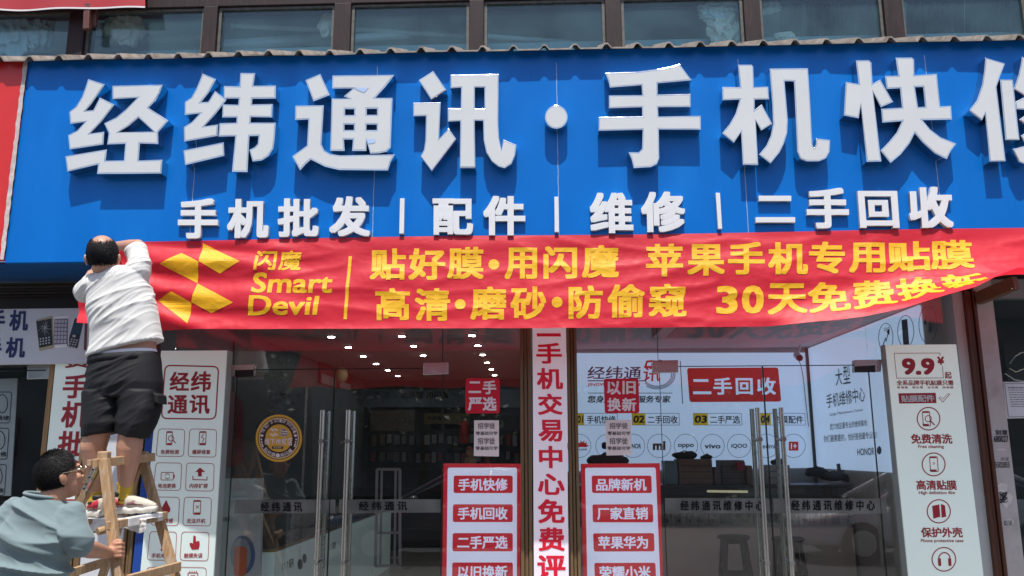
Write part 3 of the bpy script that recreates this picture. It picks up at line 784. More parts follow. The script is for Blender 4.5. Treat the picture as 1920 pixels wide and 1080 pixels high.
fill(mb, [(80,936),(152,936),(151.5,939),(79.5,939)], P)
mb.build('lettering', REDTXT, T)

# posters behind the glass
YP = .03
POSTW = mat('backlit poster white', (.62, .62, .80), .4, var=.05, scale=1.2, emit=.50)
POSTR = mat('backlit poster red', (.52, .018, .03), .4, var=.05, emit=.38)
def poster(label, c, P, bw, items, tx):
    T = bthing('poster', label, 'poster', c[3], YP, 'red bordered posters inside the glass')
    board(T, c, YP, .02, POSTR)
    mb = MB(); fill(mb, rrect(bw, 4), on(YP-.002)); mb.build('white_field', POSTW, T)
    mb = MB()
    for q in items: fill(mb, rrect(q, 4), on(YP-.004))
    mb.build('red_boxes', POSTR, T)
    mb = MB()
    for st, q in tx: row(mb, st, q, on(YP-.006), .034, gap=.06)
    mb.build('lettering', POSTW, T)
zz = lambda ox, oy, l: [(ox+a/4.5, oy+b/4.5) for a, b in l]
L = lambda l: zz(600, 840, l)
poster('red bordered white poster left of the pillar listing phone repair in four red boxes', L([(1042,130),(1695,133),(1690,1080),(1684,2000),(1015,2000),(1030,1080)]), None, L([(1078,166),(1662,166),(1660,2000),(1058,2000)]),
 [L([(1128,233),(1626,233),(1626,380),(1126,380)]), L([(1122,475),(1626,475),(1626,625),(1120,625)]), L([(1119,718),(1626,718),(1627,872),(1117,872)]), L([(1116,966),(1627,966),(1628,1120),(1114,1120)])],
 [('手机快修', L([(1168,260),(1580,258),(1580,358),(1166,358)])), ('手机回收', L([(1163,502),(1580,500),(1580,602),(1162,602)])), ('二手严选', L([(1160,745),(1580,743),(1580,848),(1158,848)])), ('以旧换新', L([(1160,995),(1580,993),(1580,1100),(1156,1100)]))])
L = lambda l: zz(980, 840, l)
poster('red bordered white poster right of the pillar listing brand new phones in four red boxes', L([(490,133),(1158,128),(1185,1080),(1205,2000),(525,2000),(510,1080)]), None, L([(527,167),(1122,165),(1160,1080),(1190,2000),(575,2000),(545,1080)]),
 [L([(582,233),(1086,233),(1090,380),(586,380)]), L([(588,476),(1098,474),(1103,627),(592,627)]), L([(594,720),(1108,718),(1113,872),(600,874)]), L([(604,970),(1120,968),(1126,1120),(610,1122)])],
 [('品牌新机', L([(616,260),(1040,258),(1042,358),(618,360)])), ('厂家直销', L([(628,502),(1056,500),(1058,602),(632,604)])), ('苹果华为', L([(636,746),(1060,744),(1064,848),(640,850)])), ('荣耀小米', L([(646,998),(1076,996),(1080,1100),(650,1102)]))])

# stickers and notices on the glass
YST = -.004
STR = mat('red sticker', (.62, .004, .026), .4, var=.03)
STW = mat('sticker white', (.85, .76, .80), .45, var=.03)
PAPER = mat('notice paper', (.80, .68, .65), .7, var=.05)
def sticker(label, q, tx):
    T = bthing('red_sticker', label, 'sticker', q[3], YST, 'square red stickers on the glass')
    mb = MB(); mb.prism([on(YST)(*p) for p in rrect(q, 5)], (0, .0015, 0)); mb.build('film', STR, T)
    mb = MB()
    for ch, a in tx: text(mb, ch, qf(rq(*a), on(YST-.0015)), .04)
    mb.build('lettering', STW, T)
sticker('square red sticker with four white characters left of the pillar above a pink notice', [(873,709),(937,709.5),(937,775),(872.5,775)], [('二',(878.5,715,902,737)),('手',(905,713.5,930.5,739)),('严',(877.5,745,904,770)),('选',(905,744,931,770))])
sticker('square red sticker with four white characters right of the pillar above a pink notice', [(1132,710),(1197,709.5),(1199,774.5),(1134,775)], [('以',(1138,714.5,1164,740)),('旧',(1167,714,1192,739)),('换',(1139,746,1164,771)),('新',(1166,746,1193,771))])
def notice(label, q, x0, x1):
    T = bthing('paper_notice', label, 'notice', q[3], YST, 'pink paper notices taped on the glass')
    mb = MB(); mb.prism([on(YST)(*p) for p in q], (0, .0012, 0)); mb.build('paper', PAPER, T)
    mb = MB(); P = on(YST-.0015)
    for k, (st, y0, y1, a, b) in enumerate((('招学徒',793,804,7,-7),('零基础可学',809,816,3,-2),('招学徒',821,833,7,-7),('零基础可学',837,844,3,-2))): row(mb, st, rq(x0+a, y0, x1+b, y1), P, .012, gap=.06)
    mb.build('lettering', mat('notice ink', (.12, .09, .09), .6), T)
notice('pink paper notice taped on the glass left of the pillar, above the poster', [(889,788),(935.5,788),(935.5,856),(888.5,855)], 889, 935)
notice('pink paper notice taped on the glass right of the pillar, above the poster', [(1135,787.5),(1183,787),(1185,853),(1137,854)], 1136, 1184)
# round sticker
T = bthing('round_sticker', 'round yellow and black sticker on the left glass door', 'sticker', (527, 866), YST)
BX, BY = 522.8, 821.7
OR = mat('orange yellow film', (.60, .33, .035), .45); DKB = mat('black brown film', (.028, .010, .010), .45)
def ringf(r, Yo, m, nm, r2=None):
    mb = MB(); c = [on(YST-Yo)(BX+a*r/44, BY+b*r/44) for a, b in circ(0, 0, 43.5, 44.5, 48)]
    h = [[on(YST-Yo)(BX+a*r2/44, BY+b*r2/44) for a, b in circ(0, 0, 43.5, 44.5, 48)]] if r2 else []
    mb.flat(c, h) if Yo else mb.prism(c, (0, .0012, 0), h); return mb.build(nm, m, T)
ringf(44, 0, OR, 'film'); ringf(39.6, .001, DKB, 'ring_line', 38.4); ringf(37.6, .001, mat('cream film', (.70, .58, .42), .5), 'ring_line', 36.6); ringf(35.8, .001, DKB, 'black_ring'); ringf(25.6, .002, OR, 'centre')
P = zoomed(470, 760, 9, on(YST-.003)); mb = MB()
def arc_text(st, r_in, r_out, a0, a1, flip=False, rr_=.035, em=True):
    n = len(st)
    for i, ch in enumerate(st):
        if ch == ' ': continue
        b0 = a0+(a1-a0)*i/n; b1 = a0+(a1-a0)*(i+.92)/n
        def Q(u, v, b0=b0, b1=b1):
            t = math.radians(b0+(b1-b0)*u); rad = (r_in+(r_out-r_in)*v) if flip else (r_out+(r_in-r_out)*v)
            return P(474+rad*math.cos(t), 554+rad*math.sin(t)*1.02)
        text(mb, ch, Q, rr_, em=(em and ord(ch) > 255))
arc_text('THE BEST OR NOTHING, SMARTDEVIL', 262, 314, 198, 345, rr_=.008, em=False)
arc_text('贴好膜·用闪魔', 254, 316, 145, 40, True, rr_=.02)
for cx in (190, 757): fill(mb, circ(cx, 510, 26, 22, 14), P)
for i, (x, y) in enumerate(((180,575),(188,620),(196,660),(205,690))):
    fill(mb, circ(x, y, 14, 16, 10), P); fill(mb, circ(948-x, y, 14, 16, 10), P)
def LQ(*pp): fill(mb, pp, P)
LQ((325,405),(355,385),(395,410),(392,450)); LQ((400,380),(468,415),(435,435),(395,405)); LQ((318,490),(345,475),(392,500),(388,535)); LQ((395,460),(465,495),(430,515),(390,490))
fill(mb, [(505,398),(590,398),(588,430),(640,436),(636,475),(615,480),(614,524),(500,524)], P)
for i, ch in enumerate('线下授权店'): text(mb, ch, qf([(232+i*96, 548+22*math.sin(i*.785)),(322+i*96, 548+22*math.sin((i+.9)*.785)),(318+i*96, 672-18*math.sin((i+.9)*.785)),(236+i*96, 672-18*math.sin(i*.785))], P), .028)
mb.build('lettering', mat('pinkish white film', (.72, .60, .58), .5), T)
mb = MB(); P = zoomed(470, 760, 9, on(YST-.0045)); fill(mb, rq(360,695,548,733), P)
row(mb, '闪魔', rq(512,402,585,430), P, .02); text(mb, 'Smart', qf(rq(510,440,630,470), P), .03); text(mb, 'Devil', qf(rq(506,480,610,518), P), .03)
mb.build('lettering', DKB, T)
mb = MB(); row(mb, '官方直营', rq(388,703,518,725), zoomed(470, 760, 9, on(YST-.006)), .03); mb.build('lettering', MATS['cream film'], T)

# ------------------------------------------------------------------ left neighbour
NB = thing('neighbour_shop', 'dim neighbouring shopfront at the left with shutter box and glass door', 'building', at(40, 1080, .14))
x0 = at(-160, 560, .14).x; x1 = at(186, 560, .14).x
zb0 = at(60, 581, .14).z; zb1 = zs0+.001
SH = mat('brown shutter slats', (.075, .058, .042), .5, .3, var=.2, stretch=(2, 2, 30))
mb = MB(); n = 5
for k in range(n):
    h = (zb1-zb0-.1)/n; mb.box((x0, .14-.012*(k % 2), zb0+.1+k*h), (x1, .2, zb0+.1+(k+1)*h-.008))
mb.build('shutter_box', SH, NB, bevel=.004)
MB().box((x0, .13, zb0-.15), (x1, .2, zb0+.095)).build('lintel', mat('dark brown panel', (.03, .022, .016), .5), NB)
xg1 = at(88, 760, .1).x
MB().box((x0, .1, 0), (xg1, .11, zb0-.16)).build('glass_door', GLASS, NB)
c = [(52, 685), (97, 682), (96, 710), (50, 711)]
MB().prism([on(.085)(*q) for q in c], (0, .03, 0)).build('hinge_clamp', STEEL, NB, bevel=.003)
MB().prism([on(.08)(*q) for q in ((-60,695),(85,693),(85,695),(-60,697))], (0, .03, 0)).build('edge_strip', EDGE, NB)
MB().box((at(90, 760, .1).x, .07, 0), (at(99, 760, .1).x, .14, zb0-.16)).build('wooden_trim', mat('light wood trim', (.28, .16, .07), .6, var=.2, stretch=(20, 20, 1)), NB)
MB().box((x0, 3.0, 0), (XL-.2, 3.1, zb0)).build('back_wall', mat('neighbour wall', (.34, .35, .31), .8, var=.4, scale=2.5), NB)
MB().box((x0, .2, zb0+.002), (XL-.2, 3.0, zb0+.1)).build('ceiling_panel', WALLG, NB)
MB().box((x0, .21, .0), (XL-.2, 3.0, .1)).build('floor_slab', WALLG, NB)
MB().box((x0-.1, .1, 0), (x0-.002, 3.1, zb0+.1)).build('side_wall', DARKIN, NB)
mb = MB(); mb.box((at(-60, 960, 1.4).x, 1.2, .1), (at(66, 960, 1.4).x, 1.7, at(20, 950, 1.2).z)); mb.build('counter', mat('tan counter', (.30, .24, .18), .6), NB, bevel=.01)
rnd = random.Random(5)
for k in range(16):
    a = rnd.uniform(45, 84); b = rnd.choice((770, 800, 835, 880, 900)); p = at(a, b, 2.2)
    MB().box((p.x-.05, 2.2, p.z-.05), (p.x+.05, 2.3, p.z+.06)).build('shelf_packet', mat('grey packet %d' % (k % 3), [(.16, .17, .15), (.07, .08, .08), (.25, .24, .2)][k % 3], .6), NB)
T = thing('icon_poster', 'pale poster with black outline icons behind the left neighbour glass', 'poster', at(20, 950, .3))
board(T, [(-60,712),(33,709),(20,930),(-60,930)], .3, .01, BOARDW2)
mb = MB(); P = on(.297)
for k in range(3):
    y = 735+k*68; d = -k*5
    mb.stroke(rrect(rq(-40+d, y, 22+d, y+58, -4), 5), 1.4, P, True); mb.stroke(circ(4+d, y+22, 10, 17), 1.6, P, True); row(mb, '维修', rq(-6+d, y+44, 17+d, y+53), P, .02)
mb.build('lettering', DARKTXT, T)
# white phone sign
Y = .0
T = thing('phone_sign', 'white sign with navy characters and pictures of three mobile phones, left of the man', 'sign', at(80, 682, Y))
board(T, [(-60,580),(186,577),(177,681),(-60,684)], Y, .06, BOARDW2)
P = zoomed(0, 420, 1080/340, on(Y-.002)); mb = MB()
for ch, a in (('手',(-62,512,34,634,-8)),('机',(60,512,172,636,-8)),('手',(-85,678,14,790,-8)),('机',(38,674,154,796,-8))): text(mb, ch, qf(rq(*a), P), .04)
mb.build('lettering', NAVY, T)
def pic(q, qs, m1, m2, nm):
    ph = MB(); fill(ph, rrect(q, 8), P); o = ph.build('phone_picture', m1, T)
    s = MB(); fill(s, qs, zoomed(0, 420, 1080/340, on(Y-.004))); s.build('screen', m2, o); return o
blk = mat('printed black', (.012, .013, .015), .35)
o = pic([(212,572),(312,545),(326,738),(234,757)], [(216,580),(306,562),(314,720),(234,738)], mat('printed gold', (.42, .33, .22), .4), blk, 0)
s = MB(); PP = zoomed(0, 420, 1080/340, on(Y-.006)); rnd = random.Random(2)
for k in range(16):
    t = k*.393+rnd.uniform(-.1, .1); r = rnd.uniform(25, 60); s.stroke([(268, 618), (268+r*.4*math.cos(t+.2), 618+r*.45*math.sin(t+.2)), (268+r*.75*math.cos(t), 618+r*math.sin(t))], 1.6, PP)
for i in range(3):
    for j in range(4): fill(s, rq(236+j*17, 680+i*16-j*3, 246+j*17, 689+i*16-j*3), PP)
s.build('cracks', mat('printed grey', (.4, .42, .42), .5), o)
o = pic([(320,552),(412,545),(410,735),(314,738)], [(324,566),(406,562),(404,714),(318,720)], mat('printed white', (.75, .75, .76), .4), mat('printed purple', (.20, .16, .22), .4), 1)
s = MB()
for i in range(6):
    for j in range(4): fill(s, rq(328+j*19-i, 572+i*24, 342+j*19-i, 588+i*24), PP)
s.build('icons', mat('printed icons', (.45, .45, .48), .5), o)
o = pic([(446,560),(498,575),(460,742),(396,730)], [(448,580),(490,592),(474,658),(424,650)], blk, mat('printed navy', (.012, .03, .06), .4), 2)
s = MB()
for i in range(4):
    for j in range(3): fill(s, rq(422+j*16-i*5, 682+i*14+j*3, 432+j*16-i*5, 690+i*14+j*3), PP)
fill(s, rq(432,660,450,674), PP); s.build('keys', MATS['printed grey'], o)
s = MB(); fill(s, rrect([(505,590),(520,592),(514,752),(498,750)], 5), P); s.build('phone_picture', mat('printed red brown', (.14, .03, .02), .4), T)
# red sign at the far left
T = thing('red_fascia', 'plain red neighbouring fascia with a torn white edge at the far left', 'sign', at(20, 492, YS))
z0, z1 = zs0+.02, za+.022
xa_ = at(-160, 300, YS).x
mb = MB(); mb.box((xa_, YS-.012, z0), (sx0-.004, YS+.04, z1)); mb.build('panel', REDVINYL, T)
mb = MB(); rnd = random.Random(4); pl = []; pr_ = []
for k in range(41):
    z = z0+(z1-z0)*k/40; pl.append(V((sx0-.022-.008*rnd.random(), YS-.0145, z))); pr_.append(V((sx0+.002+.006*rnd.random(), YS-.0145, z)))
mb.add(pl+pr_, [(i, 41+i, 42+i, i+1) for i in range(40)]); mb.build('torn_edge', TORN, T)
# red banner over the upper window, wooden bracket
T = thing('red_cloth_strip', 'dark red cloth strip with white hem hanging over the window at the top left', 'cloth', at(120, 14, -.05))
mb = MB(); hb = MB(); n = 40
for k in range(n+1):
    px = -80+(273+80)*k/n; by = 18-(px/273)*4+1.2*math.sin(px/40)
    a = at(px, by, -.05); b = at(px, -60, .0); yo = .012*math.sin(px/23)
    mb.v += [a+V((0, yo, 0)), b]; hb.v += [a+V((0, yo-.002, .008)), a+V((0, yo-.002, -.006))]
for k in range(n): mb.f.append((2*k, 2*k+2, 2*k+3, 2*k+1)); hb.f.append((2*k, 2*k+1, 2*k+3, 2*k+2))
mb.build('cloth', mat('dark red cloth', (.36, .012, .022), .7, var=.1, trans=.1), T, smooth=True); hb.build('hem', mat('white hem', (.7, .66, .66), .7), T)
T = thing('wooden_bracket', 'short red brown wooden bracket hanging under the red cloth strip', 'bracket', at(168, 55, .0))
mb = MB(); a = at(165, 8, -.02); b = at(163, 56, -.02); mb.beam(a, b, .05, .04, V((0, 1, 0))); mb.build('post', mat('red brown wood', (.11, .035, .025), .6, var=.3, stretch=(20, 20, 1)), T, bevel=.004)
mb = MB(); a = at(177, 8, .02); b = at(176, 50, .02); mb.beam(a, b, .05, .03, V((0, 1, 0))); mb.build('side_plate', MATS['red brown wood'], T, bevel=.004)
# ------------------------------------------------------------------ right neighbour
NR = thing('corner_wall', 'narrow dirty pale wall with scribbled numbers right of the brown frame', 'wall', at(1890, 1080, -.03))
Yw = -.03
wl, wr = at(1853, 800, Yw).x, at(1890, 800, Yw).x
MB().box((wl, Yw, 0), (wr, .6, ZG+.3)).build('plaster', WALLW, NR)
P = on(Yw-.002); mb = MB()
row(mb, '刻章', rq(1866,806,1889,816,1), P, .02); text(mb, '680027', qf(rq(1863,817,1890,829,1), P), .03)
text(mb, '5502855', qf(rq(1866,866,1893,877), P), .012); row(mb, '办证', rq(1876,857,1892,864), P, .0); text(mb, '0558', qf(rq(1883,976,1897,985), P), .01)
mb.build('lettering', DARKTXT, NR)
rnd = random.Random(9); mb = MB()
for (cx, cy, rx, ry) in ((1878, 843, 10, 3), (1880, 915, 12, 14), (1888, 937, 13, 16), (1892, 978, 10, 9)):
    fill(mb, [(cx+rx*(.6+.5*rnd.random())*math.cos(t*.524), cy+ry*(.6+.5*rnd.random())*math.sin(t*.524)) for t in range(12)], P)
mb.build('paper_scrap', mat('torn scrap', (.55, .52, .50), .8, var=.2, scale=20), NR)
mb = MB()
for k in range(30): mb.stroke([(1880+rnd.uniform(-6,10), 925+rnd.uniform(-4,18)), (1880+rnd.uniform(-6,10), 925+rnd.uniform(-4,18))], 1.2, on(Yw-.004))
mb.build('scribble', DARKTXT, NR)
T = thing('next_shop_front', 'dark glazed shopfront at the right edge beyond the dirty pale wall', 'building', at(1960, 1080, .1))
MB().box((wr+.004, .1, 0), (wr+1.6, .11, ZG)).build('glass_pane', GLASS, T)
MB().box((wr+.02, 2.2, 0), (wr+2.6, 2.3, ZG+.2)).build('back_wall', mat('next wall', (.05, .055, .06), .8, var=.3, scale=2), T)
MB().box((wr+.004, .12, ZG+.145), (wr+2.6, 2.3, ZG+.25)).build('ceiling_panel', DARKIN, T)
MB().box((wr+2.5, .12, 0), (wr+2.6, 2.2, ZG+.14)).build('side_wall', DARKIN, T)
MB().box((wr+.004, .06, ZG+.002), (wr+1.6, .16, ZG+.14)).build('header', mat('grey header', (.2, .2, .2), .6), T)
p = [at(1892+a, b, .9) for a, b in ((0,682),(10,668),(24,660),(34,664),(38,676),(30,690),(12,697),(0,690),(-8,700),(10,712),(34,716))]
MB().tube(p, .008, 8).build('wire_loop', STEEL, T)
MB().box((at(1888, 700, 1.2).x, 1.2, at(1888, 726, 1.2).z), (at(1950, 700, 1.2).x, 1.4, at(1900, 640, 1.2).z)).build('dark_shelf', mat('dark shelf', (.03, .032, .034), .5), T)
Y = .085
T = thing('wall_notice', 'white printed notice with tiny grey text at the right edge', 'notice', at(1902, 785, Y))
board(T, [(1881,716),(1945,716),(1950,783),(1888,785)], Y, .003, mat('office paper', (.62, .63, .66), .6))
P = on(Y-.002); mb = MB()
mb.stroke([(1884,719),(1943,719),(1947,780),(1891,782)], .9, P, True); rnd = random.Random(8)
for k in range(9):
    x = 1890+k*.8; 
    while x < 1935: q = rnd.uniform(3, 9); mb.stroke([(x, 727+k*4.4), (x+q, 727+k*4.4)], 1.1 if k else 2, P); x += q+1.2
mb.build('lettering', GREYTXT, T)
T = thing('wooden_beam', 'brown wooden beam end jutting out under the blown end of the red banner', 'beam', at(1850, 560, -.1))
mb = MB(); mb.beam(at(1834, 560, -.05), at(1905, 530, -.35), .05, .09); mb.build('plank', mat('varnished wood', (.12, .055, .025), .5, var=.3, stretch=(4, 20, 20)), T, bevel=.004)
mb = MB(); mb.tube([at(1897, 541, -.34), at(1905, 540, -.36)], .006, 8); mb.build('metal_pin', STEEL, T)
# ------------------------------------------------------------------ inside, left room
LT = None
for (a, b) in ((95,102),(690,95),(1283,90),(240,188),(790,179),(1332,174),(365,264),(870,257),(1375,252),(473,328),(1410,318),(570,382),(1446,374),(656,430),(1473,423)):
    p = at_z(600+a/4.5, 610+b/4.5, ZC-.012)
    lab = 'round lit downlight recessed in the shop ceiling behind the left glass door'
    if LT is None:
        LT = thing('ceiling_downlight', lab, 'ceiling light', p, 'ceiling downlights')
        MB().disc(p, (.034, 0, 0), (0, -.034, 0), 24).build('lamp_disc', LAMP, LT)
        r = MB(); c0 = [p+V((.048*math.cos(t*.2618), .048*math.sin(t*.2618), .004)) for t in range(24)]; r.prism(c0, (0, 0, .012), [[p+V((.035*math.cos(t*.2618), .035*math.sin(t*.2618), .004)) for t in range(24)]]); r.build('trim_ring', STEEL, LT)
    else: dup(LT, loc=p)
# lintel sign at the back
YB_ = YL-.12
T = thing('lintel_sign', 'blue grey sign with black characters high on the back wall of the left room', 'sign', at(735, 762, YB_))
board(T, [(560,729),(975,730),(975,764),(560,763)], YB_, .1, mat('blue grey sign', (.13, .19, .24), .5))
P = zoomed(600, 610, 4.5, on(YB_-.004)); mb = MB()
row(mb, '贴好膜', rq(680,558,868,618), P, .036); row(mb, '用闪魔', rq(898,556,1085,618), P, .036)
for q in (((460,572),(480,560),(492,575),(488,590)), ((488,565),(515,575),(500,585),(486,578)), ((458,600),(480,592),(490,605),(487,622)), ((488,598),(514,608),(500,616),(486,608))): fill(mb, q, P)
row(mb, '闪魔', rq(550,565,580,578), P, .02); text(mb, 'Smart', qf(rq(545,582,600,597), P), .02); text(mb, 'Devil', qf(rq(545,600,585,616), P), .02)
mb.build('lettering', DARKTXT, T)
def inbox(name, label, cat, q, Y, th, m, group=None, parts=()):
    a = at(*q[3], Y); T = thing(name, label, cat, a, group); board(T, q, Y, th, m); return T
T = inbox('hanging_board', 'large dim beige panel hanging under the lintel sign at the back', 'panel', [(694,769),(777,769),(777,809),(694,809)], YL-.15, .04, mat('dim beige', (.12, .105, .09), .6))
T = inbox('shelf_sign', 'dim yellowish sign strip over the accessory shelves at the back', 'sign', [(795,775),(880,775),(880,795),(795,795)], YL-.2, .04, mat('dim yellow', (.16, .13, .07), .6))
mb = MB(); row(mb, '手机配件', rq(801,780,840,788), on(YL-.204), .02); mb.build('lettering', DARKTXT, T)
# rows of hanging packs
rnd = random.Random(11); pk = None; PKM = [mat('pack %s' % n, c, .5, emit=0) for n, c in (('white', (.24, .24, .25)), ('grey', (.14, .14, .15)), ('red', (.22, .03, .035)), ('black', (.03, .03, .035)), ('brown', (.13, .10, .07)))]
for r_, (yy, zt0) in enumerate(((YL-.3, 0), (YL-.34, 0))):
    for i in range(20):
        px = 697+i*14+rnd.uniform(-2, 2); py = (816, 848)[r_]+rnd.uniform(-2, 2)
        if px > 972: continue
        h = rnd.uniform(15, 21); wd = rnd.uniform(7, 10)
        a = at(px, py, yy); b = at(px+wd, py+h, yy); mb = MB(); mb.box((a.x, yy, b.z), (b.x, yy+.025, a.z))
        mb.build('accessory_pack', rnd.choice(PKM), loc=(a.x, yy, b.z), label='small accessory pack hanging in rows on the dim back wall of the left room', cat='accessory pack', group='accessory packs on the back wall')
a, b = at(690, 812, YL-.25), at(975, 1000, YL-.25)
T = thing('shelf_unit', 'dark tall wall shelf of hanging accessories at the back of the left room', 'shelf', (a.x, YL-.25, SZ))
MB().box((a.x, YL-.22, SZ), (b.x, YL-.14, a.z+.03)).build('back_panel', DARKIN, T)
for k in range(5): MB().box((a.x, YL-.42, SZ+.3+k*.3), (b.x, YL-.23, SZ+.32+k*.3)).build('shelf', DARKIN, T)
# fire extinguisher on the back wall
p = at(870, 832, YL-.45)
T = thing('fire_extinguisher', 'small red fire extinguisher among the dim shelves right of the back wall', 'extinguisher', p)
MB().tube([p, p+V((0, 0, .02)), p+V((0, 0, .26)), p+V((0, 0, .32)), p+V((0, 0, .36))], [.06, .07, .07, .05, .02], 16).build('cylinder', mat('extinguisher red', (.45, .02, .02), .35), T, smooth=True)
MB().beam(p+V((-.03, 0, .38)), p+V((.07, 0, .40)), .02, .02).build('valve_lever', BLACKM, T)
# red side wall banner and balloon lantern
T = thing('red_wall_banner', 'red and white promotional board high on the left side wall', 'sign', at_x(640, 720, XL+.02))
PX = lambda o: (lambda x, y: at_x(x, y, XL+o))
mb = MB(); mb.prism([PX(.03)(*q) for q in ((601,676),(661,704),(661,733),(601,718))], (-.025, 0, 0)); mb.build('panel', mat('side red', (.40, .02, .025), .5), T)
mb = MB(); fill(mb, [(603,700),(630,710),(630,726),(603,718)], PX(.032)); fill(mb, [(637,714),(658,721),(658,732),(637,727)], PX(.032)); mb.build('white_bands', mat('side white', (.5, .46, .46), .6), T)
p = at(641, 703, 4.2)
T = thing('round_lantern', 'small pale yellow round lantern hanging over the left door', 'lantern', p)
mb = MB(); mb.ell(p, (.075, 0, 0), (0, .075, 0), (0, 0, .095)); mb.build('shade', mat('lantern yellow', (.55, .45, .22), .6), T, smooth=True)
MB().tube([p+V((0, 0, .09)), V((p.x, p.y, ZC))], .004, 6).build('cord', BLACKM, T)
# wall posters, left wall: grey phone brand panel
T = thing('grey_wall_poster', 'tall dark grey brand poster on the left side wall behind the round sticker', 'poster', at_x(540, 900, XL+.02))
mb = MB(); mb.prism([PX(.02)(*q) for q in ((440,640),(585,730),(585,950),(440,960))], (-.015, 0, 0)); mb.build('panel', mat('poster slate', (.075, .09, .10), .4), T)
mb = MB(); text(mb, 'vivo', qf([(524,733),(538,736),(538,743),(524,741)], PX(.022)), .04, n=V((1, 0, 0))); text(mb, 'vivo', qf([(480,792),(520,797),(520,812),(480,810)], PX(.022)), .04, n=V((1, 0, 0))); fill(mb, [(541,734),(543,734),(543,746),(541,745)], PX(.022)); mb.build('lettering', DARKTXT, T)
T = thing('red_phone_poster', 'dark red phone picture poster on the wall beside the left board', 'poster', at_x(445, 870, XL+.03))
mb = MB(); mb.prism([PX(.035)(*q) for q in rrect([(422,720),(456,752),(456,870),(422,880)], 14)], (-.012, 0, 0)); mb.build('panel', mat('poster dark red', (.16, .018, .03), .35), T)
# roll up display with orange circle
Yp = .22
T = inbox('display_stand', 'pale floor display with an orange and blue circle beside the left door', 'display', [(417,897),(491,897),(487,1080),(470,1420),(392,1420),(405,1080)], Yp, .05, mat('display grey', (.42, .43, .45), .5))
P = zoomed(270, 630, 2.4, on(Yp-.003)); mb = MB()
fill(mb, circ(445, 985, 55, 88, 30), P); mb.build('blue_ring', mat('print blue', (.06, .10, .22), .5), T)
mb = MB(); fill(mb, circ(435, 985, 46, 76, 30), zoomed(270, 630, 2.4, on(Yp-.005))); mb.build('grey_disc', mat('print grey', (.25, .27, .30), .5), T)
mb = MB(); fill(mb, rrect([(408,945),(465,950),(460,1080),(402,1080)], 20), zoomed(270, 630, 2.4, on(Yp-.007))); mb.build('orange_phone', mat('print orange', (.55, .10, .03), .4), T)
mb = MB(); row(mb, '以旧换新', rq(338,815,388,835), P, .02); mb.build('lettering', DARKTXT, T)
# long glass display counter with lit front, running back along the left wall
XF = -2.02
zc0 = at_x(503, 1040, XF).z; zc1 = at_x(500, 968, XF).z
CY0 = .38; CY1 = 5.2
T = thing('display_counter', 'long glass topped phone counter with lit pale front running back along the left wall', 'counter', (XF, CY0, SZ))
MB().box((XF-.5, CY0, SZ), (XF, CY1, zc0)).build('base_cabinet', mat('lit counter front', (.50, .62, .62), .3, emit=.09, var=.04), T, bevel=.006)
MB().box((XF-.5, CY0, zc0+.001), (XF+.004, CY1, zc0+.02)).build('brass_strip', mat('brass strip', (.5, .36, .16), .3, .8), T)
MB().box((XF-.5, CY0, zc0+.022), (XF-.01, CY1, zc1-.012)).build('glass_case', glassmat('case glass', (.55, .62, .62), .09, .05), T)
MB().box((XF-.51, CY0-.01, zc1-.01), (XF+.005, CY1, zc1)).build('glass_top', glassmat('case top', (.5, .58, .6), .12, .08, (.3, .34, .36)), T)
PXF = lambda x, y: at_x(x, y, XF+.004)
mb = MB()
for q in ([(529,1054),(550,1046),(550,1063),(529,1071)], [(614,1021),(629,1015),(629,1028),(614,1035)]): row(mb, 'S17系列', q, PXF, .03, n=V((1, 0, 0)))
fill(mb, circ(563, 1058, 5, 10, 12), PXF); fill(mb, circ(571, 1047, 4, 9, 12), PXF)
mb.build('lettering', DARKTXT, T)
rnd = random.Random(6)
for k in range(14):
    y = CY0+.2+k*.32; x = XF-.12-.2*rnd.random()
    MB().box((x-.04, y-.08, zc0+.025), (x+.04, y+.08, zc0+.04)).build('shown_phone', rnd.choice(PKM), T, bevel=.003)
# white tubular door frame leaning inside the left room
T = thing('white_rack', 'thin white metal rack standing behind the right half of the left door', 'rack', at(715, 1060, 2.2))
mb = MB()
P = on(2.2); f = [(707,880),(750,880),(750,1060),(704,1062)]
W_ = mat('white tube', (.42, .44, .44), .4)
for a, b in zip(f, f[1:]+f[:1]): mb.beam(P(*a), P(*b), .025, .025, V((0, 1, 0)))
mb.build('outer_frame', W_, T)
mb = MB(); mb.beam(P(716, 882), P(713, 1058), .02, .02, V((0, 1, 0))); mb.beam(P(742, 882), P(740, 1058), .02, .02, V((0, 1, 0))); mb.build('inner_bars', W_, T)
mb = MB(); mb.beam(P(705, 999), P(749, 999), .02, .02, V((0, 1, 0))); mb.build('cross_bar', W_, T)
# little yellow toy on a shelf behind the poster
p = at(882, 866, 1.2)
T = thing('round_doll', 'small pale yellow doll with a red cap above the left poster', 'doll', p)
mb = MB(); mb.ell(p, (.05, 0, 0), (0, .05, 0), (0, 0, .055)); mb.ell(p+V((0, 0, .075)), (.04, 0, 0), (0, .04, 0), (0, 0, .04)); mb.build('body', mat('doll yellow', (.24, .20, .10), .7), T, smooth=True)
mb = MB(); mb.ell(p+V((-.01, 0, .11)), (.025, 0, 0), (0, .025, 0), (0, 0, .02)); mb.build('cap', MATS['side red'], T, smooth=True)
